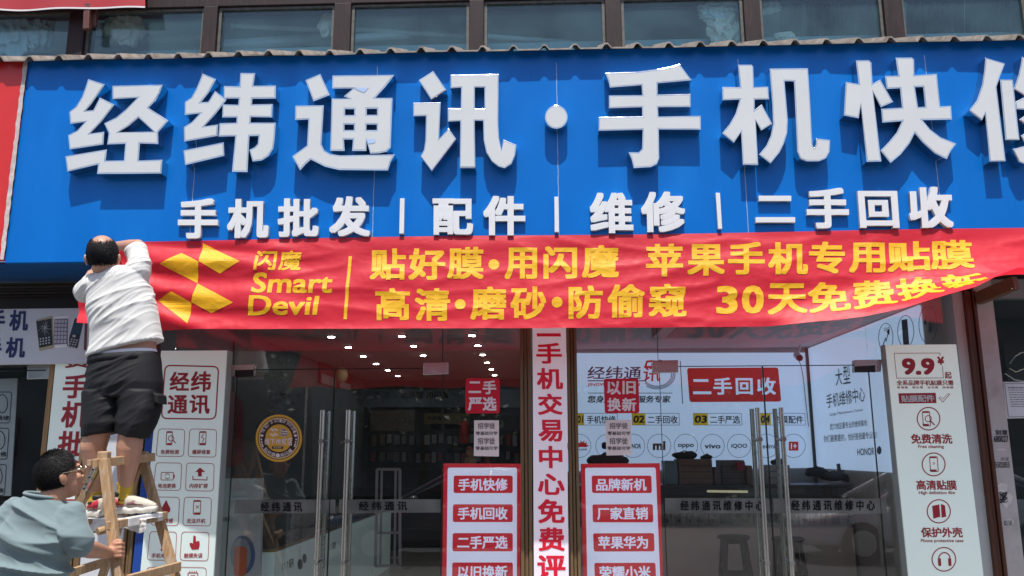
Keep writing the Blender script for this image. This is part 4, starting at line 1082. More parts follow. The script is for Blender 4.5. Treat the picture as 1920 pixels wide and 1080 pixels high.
# ------------------------------------------------------------------ inside, right room
MUR = mat('mural blue white', (.40, .52, .74), .35, emit=.62, var=.04, scale=1)
P0 = on(YR-.03)
T = thing('back_mural', 'pale blue backlit wall sign with service boxes and phone brand circles, right room back wall', 'wall sign', at(1290, 885, YR-.03))
board(T, [(1060,662),(1511,661),(1534,877),(1060,884)], YR-.03, .025, MUR)
P = on(YR-.033); dk = MB(); pu = MB(); rd = MB(); yl = MB(); wh = MB()
row(pu, '经纬通', [(1103,687),(1203,687),(1201,711),(1101,711)], P, .014, gap=.06)
text(rd, '讯', qf([(1207,688),(1240,688),(1238,715),(1205,715)], P), .02)
fill(pu, [(1102,713),(1212,713),(1212,715),(1102,715)], P)
text(rd, 'JINGWEITONGXUN', qf(rq(1102,718,1200,725.5,-1), P), .03)
for k, rr_ in enumerate((26, 29, 32)): pu.stroke(circ(1232, 702, rr_*1.05, rr_*.85, a0=-100+k*8, a1=150-k*12, seg=28), 1.5, P)
fill(rd, [(1212,676),(1226,675),(1225,690),(1207,690)], P); fill(wh, [(1214,680),(1222,679),(1221,686),(1213,686)], on(YR-.036))
dk.stroke([(1102,737),(1261,737)], 1.2, P); row(dk, '您身边的手机服务专家', [(1103,742),(1258,742),(1256,755),(1101,755)], P, .03, gap=.05)
dk.stroke([(1275.5,677),(1280,757)], 1.5, P)
fill(rd, rrect([(1288,690),(1459,689),(1465,753),(1293,754)], 5), P)
for ch, a in (('二',(1297,711,1331,739,3)),('手',(1337,708,1372,740,1)),('回',(1379,709,1411,740,1)),('收',(1419,708,1454,740,1))): text(wh, ch, qf(rq(*a), on(YR-.036)), .034)
for n_, x0_, x1_, xe_, st, tx0 in (('01',1080,1095,1157,'手机快修',1100),('02',1185,1210,1273,'二手回收',1214),('03',1300,1327,1390,'二手严选',1331),('04',1424,1445,1509,'贴膜配件',1449)):
    fill(yl, [(x0_,775),(x1_,775),(x1_+.6,797),(x0_+.4,797)], P); dk.stroke([(x0_,775),(xe_,775),(xe_+1,797),(x0_+.6,797)], .8, P, True)
    text(dk, n_, qf(rq(x0_+3,779,x1_-1,793,-1), on(YR-.036)), .04); row(dk, st, rq(tx0,779.5,xe_-3,794,.6), P, .022, gap=.06)
cx = [1086,1139,1187,1236,1286,1336,1386,1438,1488]
for c in cx: dk.stroke(circ(c, 836, 22, seg=36), .8, P, True)
for st, c in (('HONOR',1187),('oppo',1286),('vivo',1336),('iQOO',1386),('Redmi',1438)): text(dk, st, qf(rq(c-15,832,c+15,841), P), .03 if st != 'Redmi' else .015)
for t in range(-75, 76, 30):
    a = math.radians(t); u, v_ = math.sin(a), -math.cos(a)
    fill(rd, [(1092,838),(1092+u*7+v_*2.5,838+v_*7-u*2.5),(1092+u*13,838+v_*13),(1092+u*7-v_*2.5,838+v_*7+u*2.5)], P)
text(dk, 'HUAWEI', qf(rq(1084,841,1100,845), P), .02); fill(dk, rrect(rq(1128,829,1150,842), 5), P)
og = MB(); text(og, 'mi', qf(rq(1224,827,1248,844), P), .06); og.build('lettering', mat('print tan', (.35, .20, .14), .5), T)
fill(rd, rq(1479,828,1497,845), P); text(wh, '1+', qf(rq(1483,831,1494,842), on(YR-.036)), .03)
dk.build('lettering', DARKTXT, T); pu.build('lettering', mat('print purple grey', (.16, .13, .24), .5), T); rd.build('red_print', mat('print dull red', (.42, .02, .02), .45, emit=.35), T); yl.build('yellow_boxes', mat('print mustard', (.55, .40, .03), .5, emit=.3), T); wh.build('white_print', MUR, T)
T = thing('side_mural', 'pale blue wall sign in perspective on the right side wall with repair centre text', 'wall sign', (XR-.02, 1.5, 1.5))
PX = lambda o: (lambda x, y: at_x(x, y, XR-o))
def xq(px, py, o=.02): return at_x(px, py, XR-o)
ztop = ZC-.02; zbt = at_x(1535, 878, XR-.02).z
mb = MB(); mb.box((XR-.02, .55, zbt), (XR-.002, YR-.05, ztop)); mb.build('panel', MUR, T)
MB().box((XR-.05, YR-.075, SZ), (XR-.021, YR-.045, ztop)).build('corner_trim', mat('dark trim', (.03, .02, .02), .5), T)
P = zoomed(1320, 610, 4.5, PX(.023)); dk = MB(); NX = V((-1, 0, 0))
text(dk, '大', qf([(1105,372),(1168,360),(1168,500),(1112,512)], P), .008, n=NX); text(dk, '型', qf([(1172,345),(1228,335),(1238,488),(1176,498)], P), .008, n=NX)
row(dk, '手机维修中心', [(1028,585),(1352,515),(1362,640),(1036,700)], P, .012, n=NX, gap=.04)
text(dk, 'Large Maintenance Center', qf([(1060,738),(1342,700),(1344,728),(1062,772)], P), .01, n=NX)
row(dk, '武穴地区最专业的维修基地', [(1060,830),(1374,795),(1376,848),(1062,885)], P, .016, n=NX, gap=.03)
row(dk, '你们最需要的，恰好是我最专业的！', [(1008,930),(1478,892),(1482,950),(1010,990)], P, .016, n=NX, gap=.03)
text(dk, 'HONOR', qf([(1292,1042),(1436,1030),(1438,1095),(1294,1098)], P), .03, n=NX)
fill(dk, circ(1478, 1055, 20, 34, 20), P); fill(dk, [(1476,1022),(1484,1012),(1482,1026)], P)
P = zoomed(1360, 420, 3.43, PX(.023))
for c in ((1032,730,46,92),(1160,690,52,102),(1303,648,58,118)): dk.stroke(circ(*c, seg=44), 4, P, True)
for c in ((1100,1010,52,110),(1170,1320,52,120)): dk.stroke(circ(*c, seg=40), 4, P, True)
dk.stroke([(1010,790),(1030,735),(1034,755),(1050,690)], 7, P); fill(dk, [(1056,668),(1036,695),(1056,715)], P)
text(dk, '256G', qf([(1020,668),(1056,660),(1056,682),(1020,690)], P), .02, n=NX)
fill(dk, rrect([(1132,618),(1170,610),(1184,790),(1146,800)], 6), P)
for c, s_ in (((1285,628),1.0),((1318,668),1.6)):
    fill(dk, [(c[0],c[1]-32*s_),(c[0]+8*s_,c[1]),(c[0]+7*s_,c[1]+16*s_),(c[0],c[1]+22*s_),(c[0]-7*s_,c[1]+16*s_),(c[0]-8*s_,c[1])], P)
dk.build('lettering', DARKTXT, T)
# ceiling cassette
c = [at_z(*q, ZC-.10) for q in ((1222,632),(1372,631),(1392,606),(1258,606))]
T = thing('ceiling_cassette', 'square beige air conditioner cassette hanging from the right room ceiling', 'air conditioner', c[0])
mb = MB(); lo = V((min(p.x for p in c), min(p.y for p in c), ZC-.12)); hi = V((max(p.x for p in c), max(p.y for p in c), ZC-.003)); mb.box(lo, hi); mb.build('body', mat('beige plastic', (.34, .31, .27), .5), T, bevel=.012)
mb = MB(); mb.box((lo.x+.12, lo.y+.12, ZC-.124), (hi.x-.12, hi.y-.12, ZC-.1205)); mb.build('grille', mat('grille grey', (.2, .19, .17), .6), T)
# security camera in the corner
p = at(1497, 667, YR-.35)
T = thing('security_camera', 'small white bullet camera high in the corner of the right room', 'camera', p)
cw = mat('camera white', (.55, .5, .5), .4)
mb = MB(); mb.tube([p+V((.02, .12, .02)), p+V((-.02, -.10, -.035))], .038, 16); mb.build('body', cw, T)
mb = MB(); mb.tube([p+V((-.02, -.101, -.035)), p+V((-.021, -.106, -.036))], .03, 16); mb.build('lens', mat('lens red glass', (.12, .01, .012), .2), T)
mb = MB(); mb.tube([p+V((.02, .08, .03)), p+V((.06, .1, .12)), V((p.x+.06, p.y+.1, ZC))], .012, 8); mb.build('bracket', cw, T)
mb = MB(); mb.tube([p+V((.03, .12, .0)), at(1503, 690, YR-.05), at(1506, 708, YR-.05), at(1516, 800, YR-.05)], .004, 6); mb.build('cable', DARKTXT, T)
# repair counter
YC = 2.35
zt1 = at(1400, 909, YC).z; zm = at(1400, 990, YC).z; zm2 = at(1400, 958, YC).z
T = thing('repair_counter', 'long beige repair counter with a dark glass front and a row of printed cards', 'counter', (1.6, YC, SZ))
MB().box((.125, YC, SZ), (XR-.03, YC+.5, zm)).build('front_panel', mat('beige laminate', (.62, .50, .41), .45, var=.06), T)
MB().box((.125, YC+.01, zm+.002), (XR-.03, YC+.5, zm+.015)).build('shelf', mat('pale laminate', (.4, .36, .32), .5), T)
MB().box((.125, YC+.3, zm+.018), (XR-.03, YC+.5, zt1-.03)).build('case_back', mat('case dark', (.05, .045, .04), .5), T)
MB().box((.125, YC, zm+.018), (XR-.03, YC+.008, zt1-.032)).build('front_glass', glassmat('counter glass', (.8, .8, .78), .06, .05), T)
MB().box((.125, YC-.02, zt1-.03), (XR-.03, YC+.52, zt1)).build('counter_top', mat('dark counter top', (.04, .036, .032), .25), T, bevel=.004)
cm = mat('card white', (.45, .42, .37), .5); kd = None; rnd = random.Random(3)
for k in range(25):
    px = 1246+k*21; 
    if px > 1665: break
    if k in (5, 15): continue
    a = at(px, 959, YC+.06); b = at(px+19.5, 988, YC+.06)
    if kd is None:
        kd = thing('printed_card', 'small pale printed card with a phone picture, in the counter front row', 'card', (a.x, YC+.06, zm+.016), 'printed cards in the counter front')
        mb = MB(); mb.box((a.x, YC+.06, zm+.016), (b.x, YC+.064, a.z)); mb.build('card', cm, kd)
        mb = MB(); P = on(YC+.058); fill(mb, [(px+6,964),(px+13,962),(px+15,969),(px+8,972)], P); fill(mb, [(px+3,974),(px+9,973),(px+9,980),(px+4,981)], P); mb.build('phone_print', mat('print dark blue', (.06, .06, .12), .5), kd)
    else: dup(kd, loc=(a.x, YC+.06, zm+.016))
a = at(1575, 962, YC+.05); b = at(1589, 988, YC+.05)
mb = MB(); mb.box((a.x, YC+.05, zm+.016), (b.x, YC+.056, a.z)); o = mb.build('white_card', mat('bright card', (.55, .62, .56), .5), loc=(a.x, YC+.05, zm+.016), label='single plain greenish white card in the counter front row', cat='card')
# things on the counter and the shelf under the mural
def stackbox(label, x0, y0, x1, y1, Y, dep, m, name='carton', cat='carton', tape=True, zf=None):
    a = at(x0, y0, Y); b = at(x1, y1, Y); zb_ = zf if zf is not None else b.z
    T = thing(name, label, cat, ((a.x+b.x)/2, Y, zb_))
    MB().box((a.x, Y, zb_), (b.x, Y+dep, a.z)).build('box', m, T, bevel=.006)
    if tape:
        n_ = max(1, int((a.z-zb_)/.07))
        for k in range(1, n_+1):
            zz_ = zb_+(a.z-zb_)*k/(n_+1); MB().box((a.x+.01, Y-.002, zz_-.004), (b.x-.01, Y-.0002, zz_+.004)).build('seam_strip', m2, T)
    return T
m2 = mat('carton line', (.10, .075, .06), .7); cb = mat('carton brown', (.20, .135, .095), .8, var=.25, scale=9); cb2 = mat('carton grey', (.15, .14, .13), .8, var=.25, scale=9)
Ys = YC+.08
stackbox('tall stack of brown parts cartons under the oppo and vivo circles', 1272, 861, 1337, 903, Ys, .3, cb, zf=zt1)
stackbox('narrow brown carton right of the tall parts stack on the counter', 1339, 876, 1352, 900, Ys, .2, cb2, zf=zt1)
stackbox('wide dark grey carton under the iqoo circle on the counter', 1353, 863, 1398, 906, Ys+.05, .3, cb2, zf=zt1)
stackbox('small brown carton left of the door handles on the counter', 1399, 873, 1412, 905, Ys, .25, cb, zf=zt1)
stackbox('pale printer like box between the two right door handles', 1436, 872, 1483, 905, Ys+.02, .3, mat('pale plastic', (.34, .32, .30), .5), 'printer', 'printer', zf=zt1)
stackbox('low teal tray at the left end of the counter by the poster', 1246, 864, 1271, 900, Ys, .25, mat('teal box', (.12, .22, .23), .5), 'tray', 'tray', False, zf=zt1)
stackbox('small red box in front of the wide dark carton', 1381, 866, 1398, 882, Ys-.01, .05, mat('red box', (.28, .02, .03), .5), 'parts_box', 'box', False)
def pouch(label, px, py, rx, ry, Y, m, name='tool_bag', cat='bag'):
    p = at(px, py, Y); k = (Y+6)/1550
    T = thing(name, label, cat, p-V((0, 0, ry*k)))
    mb = MB(); mb.ell(p, (rx*k, 0, 0), (0, rx*k*.6, 0), (0, 0, ry*k), 14, 10); rnd_ = random.Random(px)
    for v in mb.v:
        d = noise.noise(v*16+V((px, 0, 0))); v += (v-p)*d*.5
    mb.build('body', m, T, smooth=True)
    mb = MB(); mb.tube([p+V((-rx*k*.4, -.02, ry*k*.7)), p+V((0, -.03, ry*k*1.15)), p+V((rx*k*.4, -.02, ry*k*.7))], .006, 6); mb.build('strap', DARKTXT, T)
dkf = mat('black fabric', (.018, .018, .02), .8); 
pouch('black tool bag lying on top of the tall brown stack', 1283, 854, 20, 7.5, Ys+.12, dkf)
pouch('black pouch and cables on the right of the brown stack', 1325, 857, 10, 5, Ys+.14, dkf)
pouch('black bag on top of the pale printer', 1458, 866, 14, 6, Ys+.16, dkf)
pouch('large dark bag behind the right poster on the counter', 1142, 862, 34, 12, Ys+.1, mat('brown black bag', (.06, .035, .03), .8))
pouch('dark heap of tools under the corner of the murals', 1530, 885, 22, 9, Ys+.12, dkf)
pouch('dark heap of cables right of the corner on the counter', 1562, 893, 26, 8, Ys+.1, mat('charcoal fabric', (.03, .03, .034), .8))
pouch('long dark heap of parts at the right end of the counter', 1622, 896, 42, 9, Ys+.1, dkf)
pouch('grey plastic cap shaped bag in front of the side wall sign', 1588, 886, 19, 22, Ys+.2, mat('smoke plastic', (.16, .17, .18), .35))
mb = MB(); a = at(1440, 913, YC+.15); b = at(1510, 926, YC+.15); mb.box((a.x, YC+.15, b.z), (b.x, YC+.35, a.z)); mb.build('flat_carton', cb, loc=(a.x, YC+.15, b.z), label='flat brown carton inside the counter case right of the door handles', cat='carton')
mb = MB(); p0 = at(1326, 921, YC+.12); p1 = at(1402, 922, YC+.12); mb.tube([p0, p1], .012, 10); mb.build('lit_tube', mat('tube glow', (.8, .72, .52), .4, emit=.7), loc=p0, label='thin pale lit tube lying in the counter case left of the handles', cat='tube light')
# stools
sw = mat('dark stool wood', (.022, .007, .006), .35, var=.3, stretch=(20, 20, 2))
def stool(px, py, label):
    Y = 1.9; c = at(px, py, Y); r = .145; z = c.z
    T = thing('wooden_stool', label, 'stool', (c.x, Y, SZ), 'wooden stools at the repair counter')
    MB().tube([(c.x, Y, z-.018), (c.x, Y, z-.010), (c.x, Y, z+.006), (c.x, Y, z+.014)], [r-.012, r, r, r-.01], 32).build('seat', sw, T, smooth=False)
    tops = []; 
    for sx, sy in ((-1,-1),(1,-1),(-1,1),(1,1)):
        a = V((c.x+sx*.085, Y+sy*.075, z-.02)); b = V((c.x+sx*.15, Y+sy*.13, SZ)); MB().beam(a, b, .034, .034, V((0, 1, 0))).build('leg', sw, T, bevel=.003); tops.append((a, b))
    for (i, j, f) in ((0,1,.45),(2,3,.45),(0,2,.35),(1,3,.35),(0,1,.02),(2,3,.02)):
        p = tops[i][0].lerp(tops[i][1], f); q = tops[j][0].lerp(tops[j][1], f); MB().beam(p, q, .02, .04).build('stretcher', sw, T)
stool(1375.5, 1007, 'dark brown wooden stool left of the two long right door handles')
stool(1477, 1010.5, 'dark brown wooden stool seen behind the right pair of door handles')
# ------------------------------------------------------------------ things behind the upstairs windows
def crumple(label, px, py, r, Y, m, sz=1.0, k=0):
    p = at(px, py, Y); bm = bmesh.new(); bmesh.ops.create_icosphere(bm, subdivisions=5, radius=1)
    mb = MB()
    for v in bm.verts:
        d = v.co.normalized(); a = 1-abs(noise.noise(d*2.2+V((k, 0, 0)))); b = 1-abs(noise.noise(d*5+V((0, k, 0))))
        s = r*(.45+.55*a*a+.22*b*b+.3*noise.noise(d*1.3+V((k, k, 3))))
        mb.v.append(p+V((d.x*s, d.y*s*.35, d.z*s*sz)))
    mb.f = [tuple(v.index for v in f.verts) for f in bm.faces]; bm.free()
    mb.build('cloth_bundle', m, loc=p, smooth=True, label=label, cat='cloth')
cw1 = mat('cream cloth', (.74, .69, .58), .8, bump=.2); cw2 = mat('pale blue cloth', (.64, .74, .78), .8)
Yu = .25
crumple('pale cloth bundle behind the first upstairs window at the far left', 32, 62, .17, Yu, cw2, 1.3, 1)
crumple('thin pale cloth hanging right of the first bundle upstairs', 72, 60, .12, Yu, cw2, 1.5, 2)
crumple('knotted cream cloth behind the second upstairs window', 232, 48, .17, Yu, cw1, 1.1, 3)
crumple('small cream cloth at the right end of the third upstairs window', 618, 44, .09, Yu, cw1, 1.3, 5)
crumple('pale blue cloth heap over folds behind the sixth upstairs window', 1352, 20, .17, Yu, cw2, .7, 6)
crumple('cream pleated cloth under the pale blue heap upstairs', 1358, 55, .13, Yu, cw1, 1.4, 7)
crumple('small pale cloth left in the seventh upstairs window', 1440, 8, .10, Yu, cw2, .8, 8)
crumple('cream cloth roll behind the seventh upstairs window sill', 1472, 72, .09, Yu, cw1, .6, 9)
TUB = mat('pale tube', (.62, .70, .72), .4)
def rod(label, a, b, r, Y):
    p, q = at(*a, Y), at(*b, Y+.2); mb = MB(); mb.tube([p, q], r, 10); mb.tube([p-(q-p).normalized()*.02, p], r*1.3, 10); mb.build('fluorescent_tube', TUB, loc=p, label=label, cat='tube light')
rod('thin white tube lamp high in the third upstairs window', (437, 48), (606, 56), .022, .30)
rod('thick pale tube lamp low across the second upstairs window', (170, 78), (380, 72), .045, .36)
rod('thick pale tube lamp low across the third upstairs window', (412, 86), (626, 72), .05, .36)
rod('long thin tube lamp in the fourth upstairs window', (662, 55), (880, 68), .02, .34)
rod('short thick tube lamp with a square end in the fourth upstairs window', (662, 72), (766, 64), .035, .28)
rod('thin tube lamp sinking behind the sill of the fifth upstairs window', (912, 68), (1080, 80), .02, .34)
def curtain(label, x0, x1, y0, y1, Y, m):
    mb = MB(); n = 60
    for k in range(n+1):
        px = x0+(x1-x0)*k/n; dy = .03*math.sin(k*.9)+.02*noise.noise((k*.3, 0, 1)); a = at(px, y0, Y); b = at(px, y1, Y)
        mb.v += [a+V((0, dy, 0)), b+V((0, dy*1.3, 0))]
    for k in range(n): mb.f.append((2*k, 2*k+2, 2*k+3, 2*k+1))
    p = at((x0+x1)/2, y1, Y); o = mb.build('curtain', m, loc=p, smooth=True, label=label, cat='curtain')
    s = o.modifiers.new('thick', 'SOLIDIFY'); s.thickness = .004
dg = mat('dark green curtain', (.045, .07, .065), .85); dg2 = mat('grey blue curtain', (.11, .14, .15), .85)
curtain('dark curtain strip in the middle of the seventh upstairs window', 1462, 1502, -60, 110, .5, dg)
curtain('grey curtain right of the dark strip in the seventh upstairs window', 1512, 1650, -60, 110, .6, dg2)
curtain('dark curtain behind the eighth upstairs window at the right edge', 1810, 1912, -60, 110, .5, dg)
curtain('wide grey curtain behind the eighth upstairs window', 1700, 1806, -60, 110, .6, dg2)
# ------------------------------------------------------------------ figures
SKIN = mat('skin', (.42, .205, .125), .5, var=.10, scale=9, bump=.06, bscale=90)
SKIN2 = mat('tanned skin', (.45, .235, .155), .5, var=.10, scale=9, bump=.06, bscale=90)
HAIR = mat('black hair', (.010, .009, .009), .6, var=.3, scale=40, spec=.18)
TEE = mat('white cotton', (.58, .575, .555), .85, var=.03, bump=.08, bscale=300, sheen=.2)
TEEB = mat('blue grey cotton', (.145, .20, .21), .9, var=.04, bump=.08, bscale=300, sheen=.2)
SHORTS = mat('black nylon', (.010, .010, .012), .7, spec=.3, var=.1, bump=.12, bscale=160)
SOCK = mat('mustard sock', (.52, .33, .035), .9, var=.08, bump=.35, bscale=160)
def smoothed(mb, voxel, it=6, disp=None):
    me = bpy.data.meshes.new('tmp'); me.from_pydata([tuple(p) for p in mb.v], [], mb.f)
    bm = bmesh.new(); bm.from_mesh(me); bmesh.ops.recalc_face_normals(bm, faces=bm.faces); bm.to_mesh(me); bm.free()
    o = bpy.data.objects.new('tmp', me); COL.objects.link(o)
    r = o.modifiers.new('r', 'REMESH'); r.mode = 'VOXEL'; r.voxel_size = voxel
    s = o.modifiers.new('s', 'SMOOTH'); s.factor = .5; s.iterations = it
    dg = bpy.context.evaluated_depsgraph_get(); e = o.evaluated_get(dg); m2_ = e.to_mesh()
    out = MB(); nr = [v.normal.copy() for v in m2_.vertices]
    out.v = [v.co.copy() for v in m2_.vertices]; out.f = [tuple(p.vertices) for p in m2_.polygons]
    e.to_mesh_clear(); bpy.data.objects.remove(o); bpy.data.meshes.remove(me)
    if disp: out.v = [p+n*disp(p) for p, n in zip(out.v, nr)]
    return out
def ring(xl, yl, xr, yr, Y, hd, dy=0.0):
    a, b = at(xl, yl, Y), at(xr, yr, Y)
    return ((a+b)/2+V((0, dy, 0)), (b-a)/2, V((0, hd, 0)))
def folds(scale_along, scale_across, ang, amp_, seed, power=3):
    ca, sa = math.cos(ang), math.sin(ang)
    def f(p):
        u = p.x*ca+p.z*sa; w_ = -p.x*sa+p.z*ca
        w2 = w_+.03*noise.noise((u*3, w_*3, seed+7))
        q = V((u*scale_along, w2*scale_across, p.y*scale_along*.7+seed))
        return amp_*((1-abs(noise.noise(q)))**power-.45)
    return f
def frame(fwd, up):
    f = V(fwd).normalized(); r = f.cross(V(up)).normalized(); u = r.cross(f).normalized(); return r, f, u
def head_geo(mb, c, r, f, u, s):
    k = lambda a, b, d: c+r*(a*s)+f*(b*s)+u*(d*s)
    mb.ell(k(0, -.012, .02), r*(.075*s), f*(.095*s), u*(.092*s), 24, 16)
    mb.ell(k(0, .028, -.045), r*(.060*s), f*(.068*s), u*(.078*s), 20, 14)
    mb.ell(k(0, .05, -.095), r*(.034*s), f*(.040*s), u*(.026*s), 16, 10)          # chin
    mb.loft([(k(0, .092, .012), r*(.010*s), u*(.008*s)), (k(0, .104, -.012), r*(.012*s), u*(.010*s)), (k(0, .112, -.03), r*(.017*s), u*(.010*s)), (k(0, .092, -.036), r*(.015*s), u*(.006*s))], 12)
    mb.ell(k(0, .082, .028), r*(.050*s), f*(.014*s), u*(.010*s), 14, 8)           # brow
    for sg in (-1, 1):
        mb.ell(k(sg*.040, .068, -.028), r*(.022*s), f*(.020*s), u*(.022*s), 12, 8)  # cheek
        mb.ell(k(sg*.077, -.008, -.018), r*(.010*s), f*(.019*s), u*(.032*s), 14, 10)
        mb.ell(k(sg*.084, -.015, -.012), r*(.007*s), f*(.016*s), u*(.024*s), 12, 8)
    mb.ell(k(0, .090, -.062), r*(.024*s), f*(.010*s), u*(.005*s), 12, 8); mb.ell(k(0, .088, -.072), r*(.021*s), f*(.010*s), u*(.006*s), 12, 8)
def face_parts(parent, c, r, f, u, s):
    k = lambda a, b, d: c+r*(a*s)+f*(b*s)+u*(d*s)
    e = MB(); b_ = MB(); i_ = MB()
    for sg in (-1, 1):
        e.ell(k(sg*.031, .080, .008), r*(.014*s), f*(.010*s), u*(.007*s), 12, 8); i_.ell(k(sg*.031, .0885, .008), r*(.006*s), f*(.003*s), u*(.006*s), 10, 6)
        b_.loft([(k(sg*.014, .094, .027), r*(.002*s), u*(.004*s)), (k(sg*.032, .093, .031), r*(.002*s), u*(.005*s)), (k(sg*.052, .080, .027), r*(.002*s), u*(.003*s))], 8)
    e.build('eyes', mat('eye white', (.7, .68, .65), .2), parent, smooth=True); i_.build('irises', HAIR, parent, smooth=True); b_.build('eyebrows', HAIR, parent)
    l = MB(); l.ell(k(0, .0985, -.063), r*(.022*s), f*(.004*s), u*(.004*s), 12, 8); l.ell(k(0, .0965, -.072), r*(.019*s), f*(.004*s), u*(.005*s), 12, 8); l.build('lips', mat('lips', (.33, .12, .09), .4), parent, smooth=True)
def hair_geo(c, r, f, u, s, keep, n_str, length, seed, lift=.35):
    rnd = random.Random(seed); mb = MB(); e = MB(); R = (.079*s, .100*s, .096*s); cc = c+f*(-.012*s)+u*(.02*s)
    e.ell((0, 0, 0), (1, 0, 0), (0, 1, 0), (0, 0, 1), 64, 40)
    idx = {}; 
    for i, q in enumerate(e.v):
        if keep(q) and keep((q+V((0, -.05, .16))).normalized()):
            j = 1+.010*noise.noise(q*5+V((seed, 0, 0)))
            idx[i] = len(mb.v); mb.v.append(cc+r*(q.x*R[0]*j)+f*(q.y*R[1]*j)+u*(q.z*R[2]*j))
    for fc in e.f:
        if all(i in idx for i in fc): mb.f.append(tuple(idx[i] for i in fc))
    cnt = 0
    while cnt < n_str:
        q = V((rnd.gauss(0, 1), rnd.gauss(0, 1), rnd.gauss(0, 1))).normalized()
        if not keep((q+V((rnd.gauss(0, .07), rnd.gauss(0, .07), rnd.gauss(0, .07)))).normalized()): continue
        cnt += 1
        p = cc+r*(q.x*R[0]*.98)+f*(q.y*R[1]*.98)+u*(q.z*R[2]*.98); nrm = (r*q.x+f*q.y+u*q.z).normalized()
        whorl = V((-q.y, q.x, 0)); fl = r*whorl.x+f*whorl.y; down = -u*(1.0-q.z)*.6
        d = (nrm*lift+fl*.35+down+V((rnd.gauss(0, .09), rnd.gauss(0, .09), rnd.gauss(0, .09)))).normalized()
        d = (d+nrm*.12).normalized(); l = length*rnd.uniform(.6, 1.2)
        sd_ = d.cross(nrm).normalized()*(.0012*s*rnd.uniform(.7, 1.3)); m = p+d*l*.6+nrm*l*.12
        k = len(mb.v); mb.v += [p-sd_, p+sd_, m+sd_*.7, m-sd_*.7, p+d*l+nrm*l*.02]; mb.f += [(k, k+1, k+2, k+3), (k+3, k+2, k+4)]
    return mb
def hand_geo(mb, wrist, d, pn, side, curl, s=1.0):
    """d: wrist to knuckles, pn: palm normal (fingers curl towards it), side: towards the thumb"""
    d = V(d).normalized(); pn = V(pn); pn = (pn-d*pn.dot(d)).normalized(); side = V(side); side = (side-d*side.dot(d)-pn*side.dot(pn)).normalized()
    mb.loft([(wrist-d*.01, side*.024*s, pn*.018*s), (wrist+d*.03*s, side*.034*s, pn*.016*s), (wrist+d*.07*s, side*.041*s, pn*.014*s), (wrist+d*.092*s, side*.038*s, pn*.011*s)], 16)
    for i, (off, ln) in enumerate(((.030, .072), (.010, .080), (-.010, .075), (-.029, .060))):
        p = wrist+d*.088*s+side*off*s; a = 0.15+.06*i; pts = [p]; rs = [.0088*s]
        for j, fr in enumerate((.46, .30, .24)):
            a += curl*(.9, 1.0, .7)[j]; p = p+(d*math.cos(a)+pn*math.sin(a))*ln*fr*s; pts.append(p); rs.append((.0084, .0078, .0070)[j]*s)
        mb.limb(pts, rs, 10)
    t0 = wrist+d*.025*s+side*.028*s; t1 = t0+(d*.55+side*.6+pn*.35).normalized()*.042*s; t2 = t1+(d*.8+side*.1+pn*.55).normalized()*.032*s; t3 = t2+(d*.75-side*.1+pn*.6).normalized()*.024*s
    mb.limb([t0, t1, t2, t3], [.014*s, .011*s, .0098*s, .008*s], 10)

# ------------------------------------------------------------------ the man on the ladder
YM = -1.0
MAN = thing('person', 'balding man in white T-shirt and black shorts standing on the wooden ladder with raised arms', 'person', at(215, 968, YM))
body = MB()
hc = at(193, 481, YM-.05); r1, f1, u1 = frame((-.32, .92, .02), (-.05, -.12, 1)); HS = 1.16
head_geo(body, hc, r1, f1, u1, HS)
sh = {'L': at(176, 533, YM), 'R': at(258, 507, YM)}
body.limb([hc+u1*-.06-f1*.02, at(209, 512, YM), at(214, 530, YM)], [.062, .060, .075])
body.loft([ring(176, 530, 258, 508, YM, .07), ring(172, 560, 280, 536, YM, .10), ring(184, 605, 286, 594, YM, .105), ring(186, 640, 291, 632, YM, .100), ring(176, 668, 290, 660, YM, .105), ring(172, 700, 294, 700, YM, .11), ring(190, 740, 280, 740, YM, .09)], 28)
# arms
eR = at(259, 461, YM+.10); wR = at(212, 462, YM+.33)
body.limb([sh['R'], at(262, 483, YM+.02), eR, eR.lerp(wR, .3), wR], [.062, .052, .042, .043, .029])
hand_geo(body, wR, (-.6, .5, .25), (0, .6, -.8), (.1, .3, 1), .55, 1.0)
eL = at(160, 548, YM+.14); wL = at(171, 514, YM+.30)
body.limb([sh['L'], at(164, 545, YM+.05), eL, eL.lerp(wL, .35), wL], [.062, .054, .044, .043, .030])
hand_geo(body, wL, (.05, .45, .8), (.75, .5, -.1), (.2, -.8, .3), .75, 1.0)
# legs
kL, kR = at(188, 800, YM-.06), at(247, 800, YM-.06)
aL, aR = at(181, 927, YM+.02), at(234, 921, YM+.0)
body.limb([at(203, 710, YM), at(194, 760, YM-.03), kL, at(175, 838, YM-.045), at(177, 868, YM-.03), aL], [.10, .085, .070, .074, .063, .036], 20)
body.limb([at(258, 710, YM), at(252, 760, YM-.03), kR, at(243, 838, YM-.045), at(240, 868, YM-.03), aR], [.10, .085, .070, .074, .063, .036], 20)
B = smoothed(body, .0048, 3)
BO = B.build('body', SKIN2, MAN, smooth=True)
face_parts(BO, hc, r1, f1, u1, HS)
bald = V((0, -.42, .9)).normalized()
def keep1(q):
    q = q.normalized(); a = q.dot(bald)
    if a > .77+.04*noise.noise(q*6): return False
    if q.y > .30 or q.z < -.80: return False
    if q.z > .55 and q.y > -.1: return False
    if q.z < -.1 and q.y > .12: return False
    return True
hair_geo(hc, r1, f1, u1, HS, keep1, 4200, .013, 3, .10).build('hair', HAIR, BO)
tb = MB()
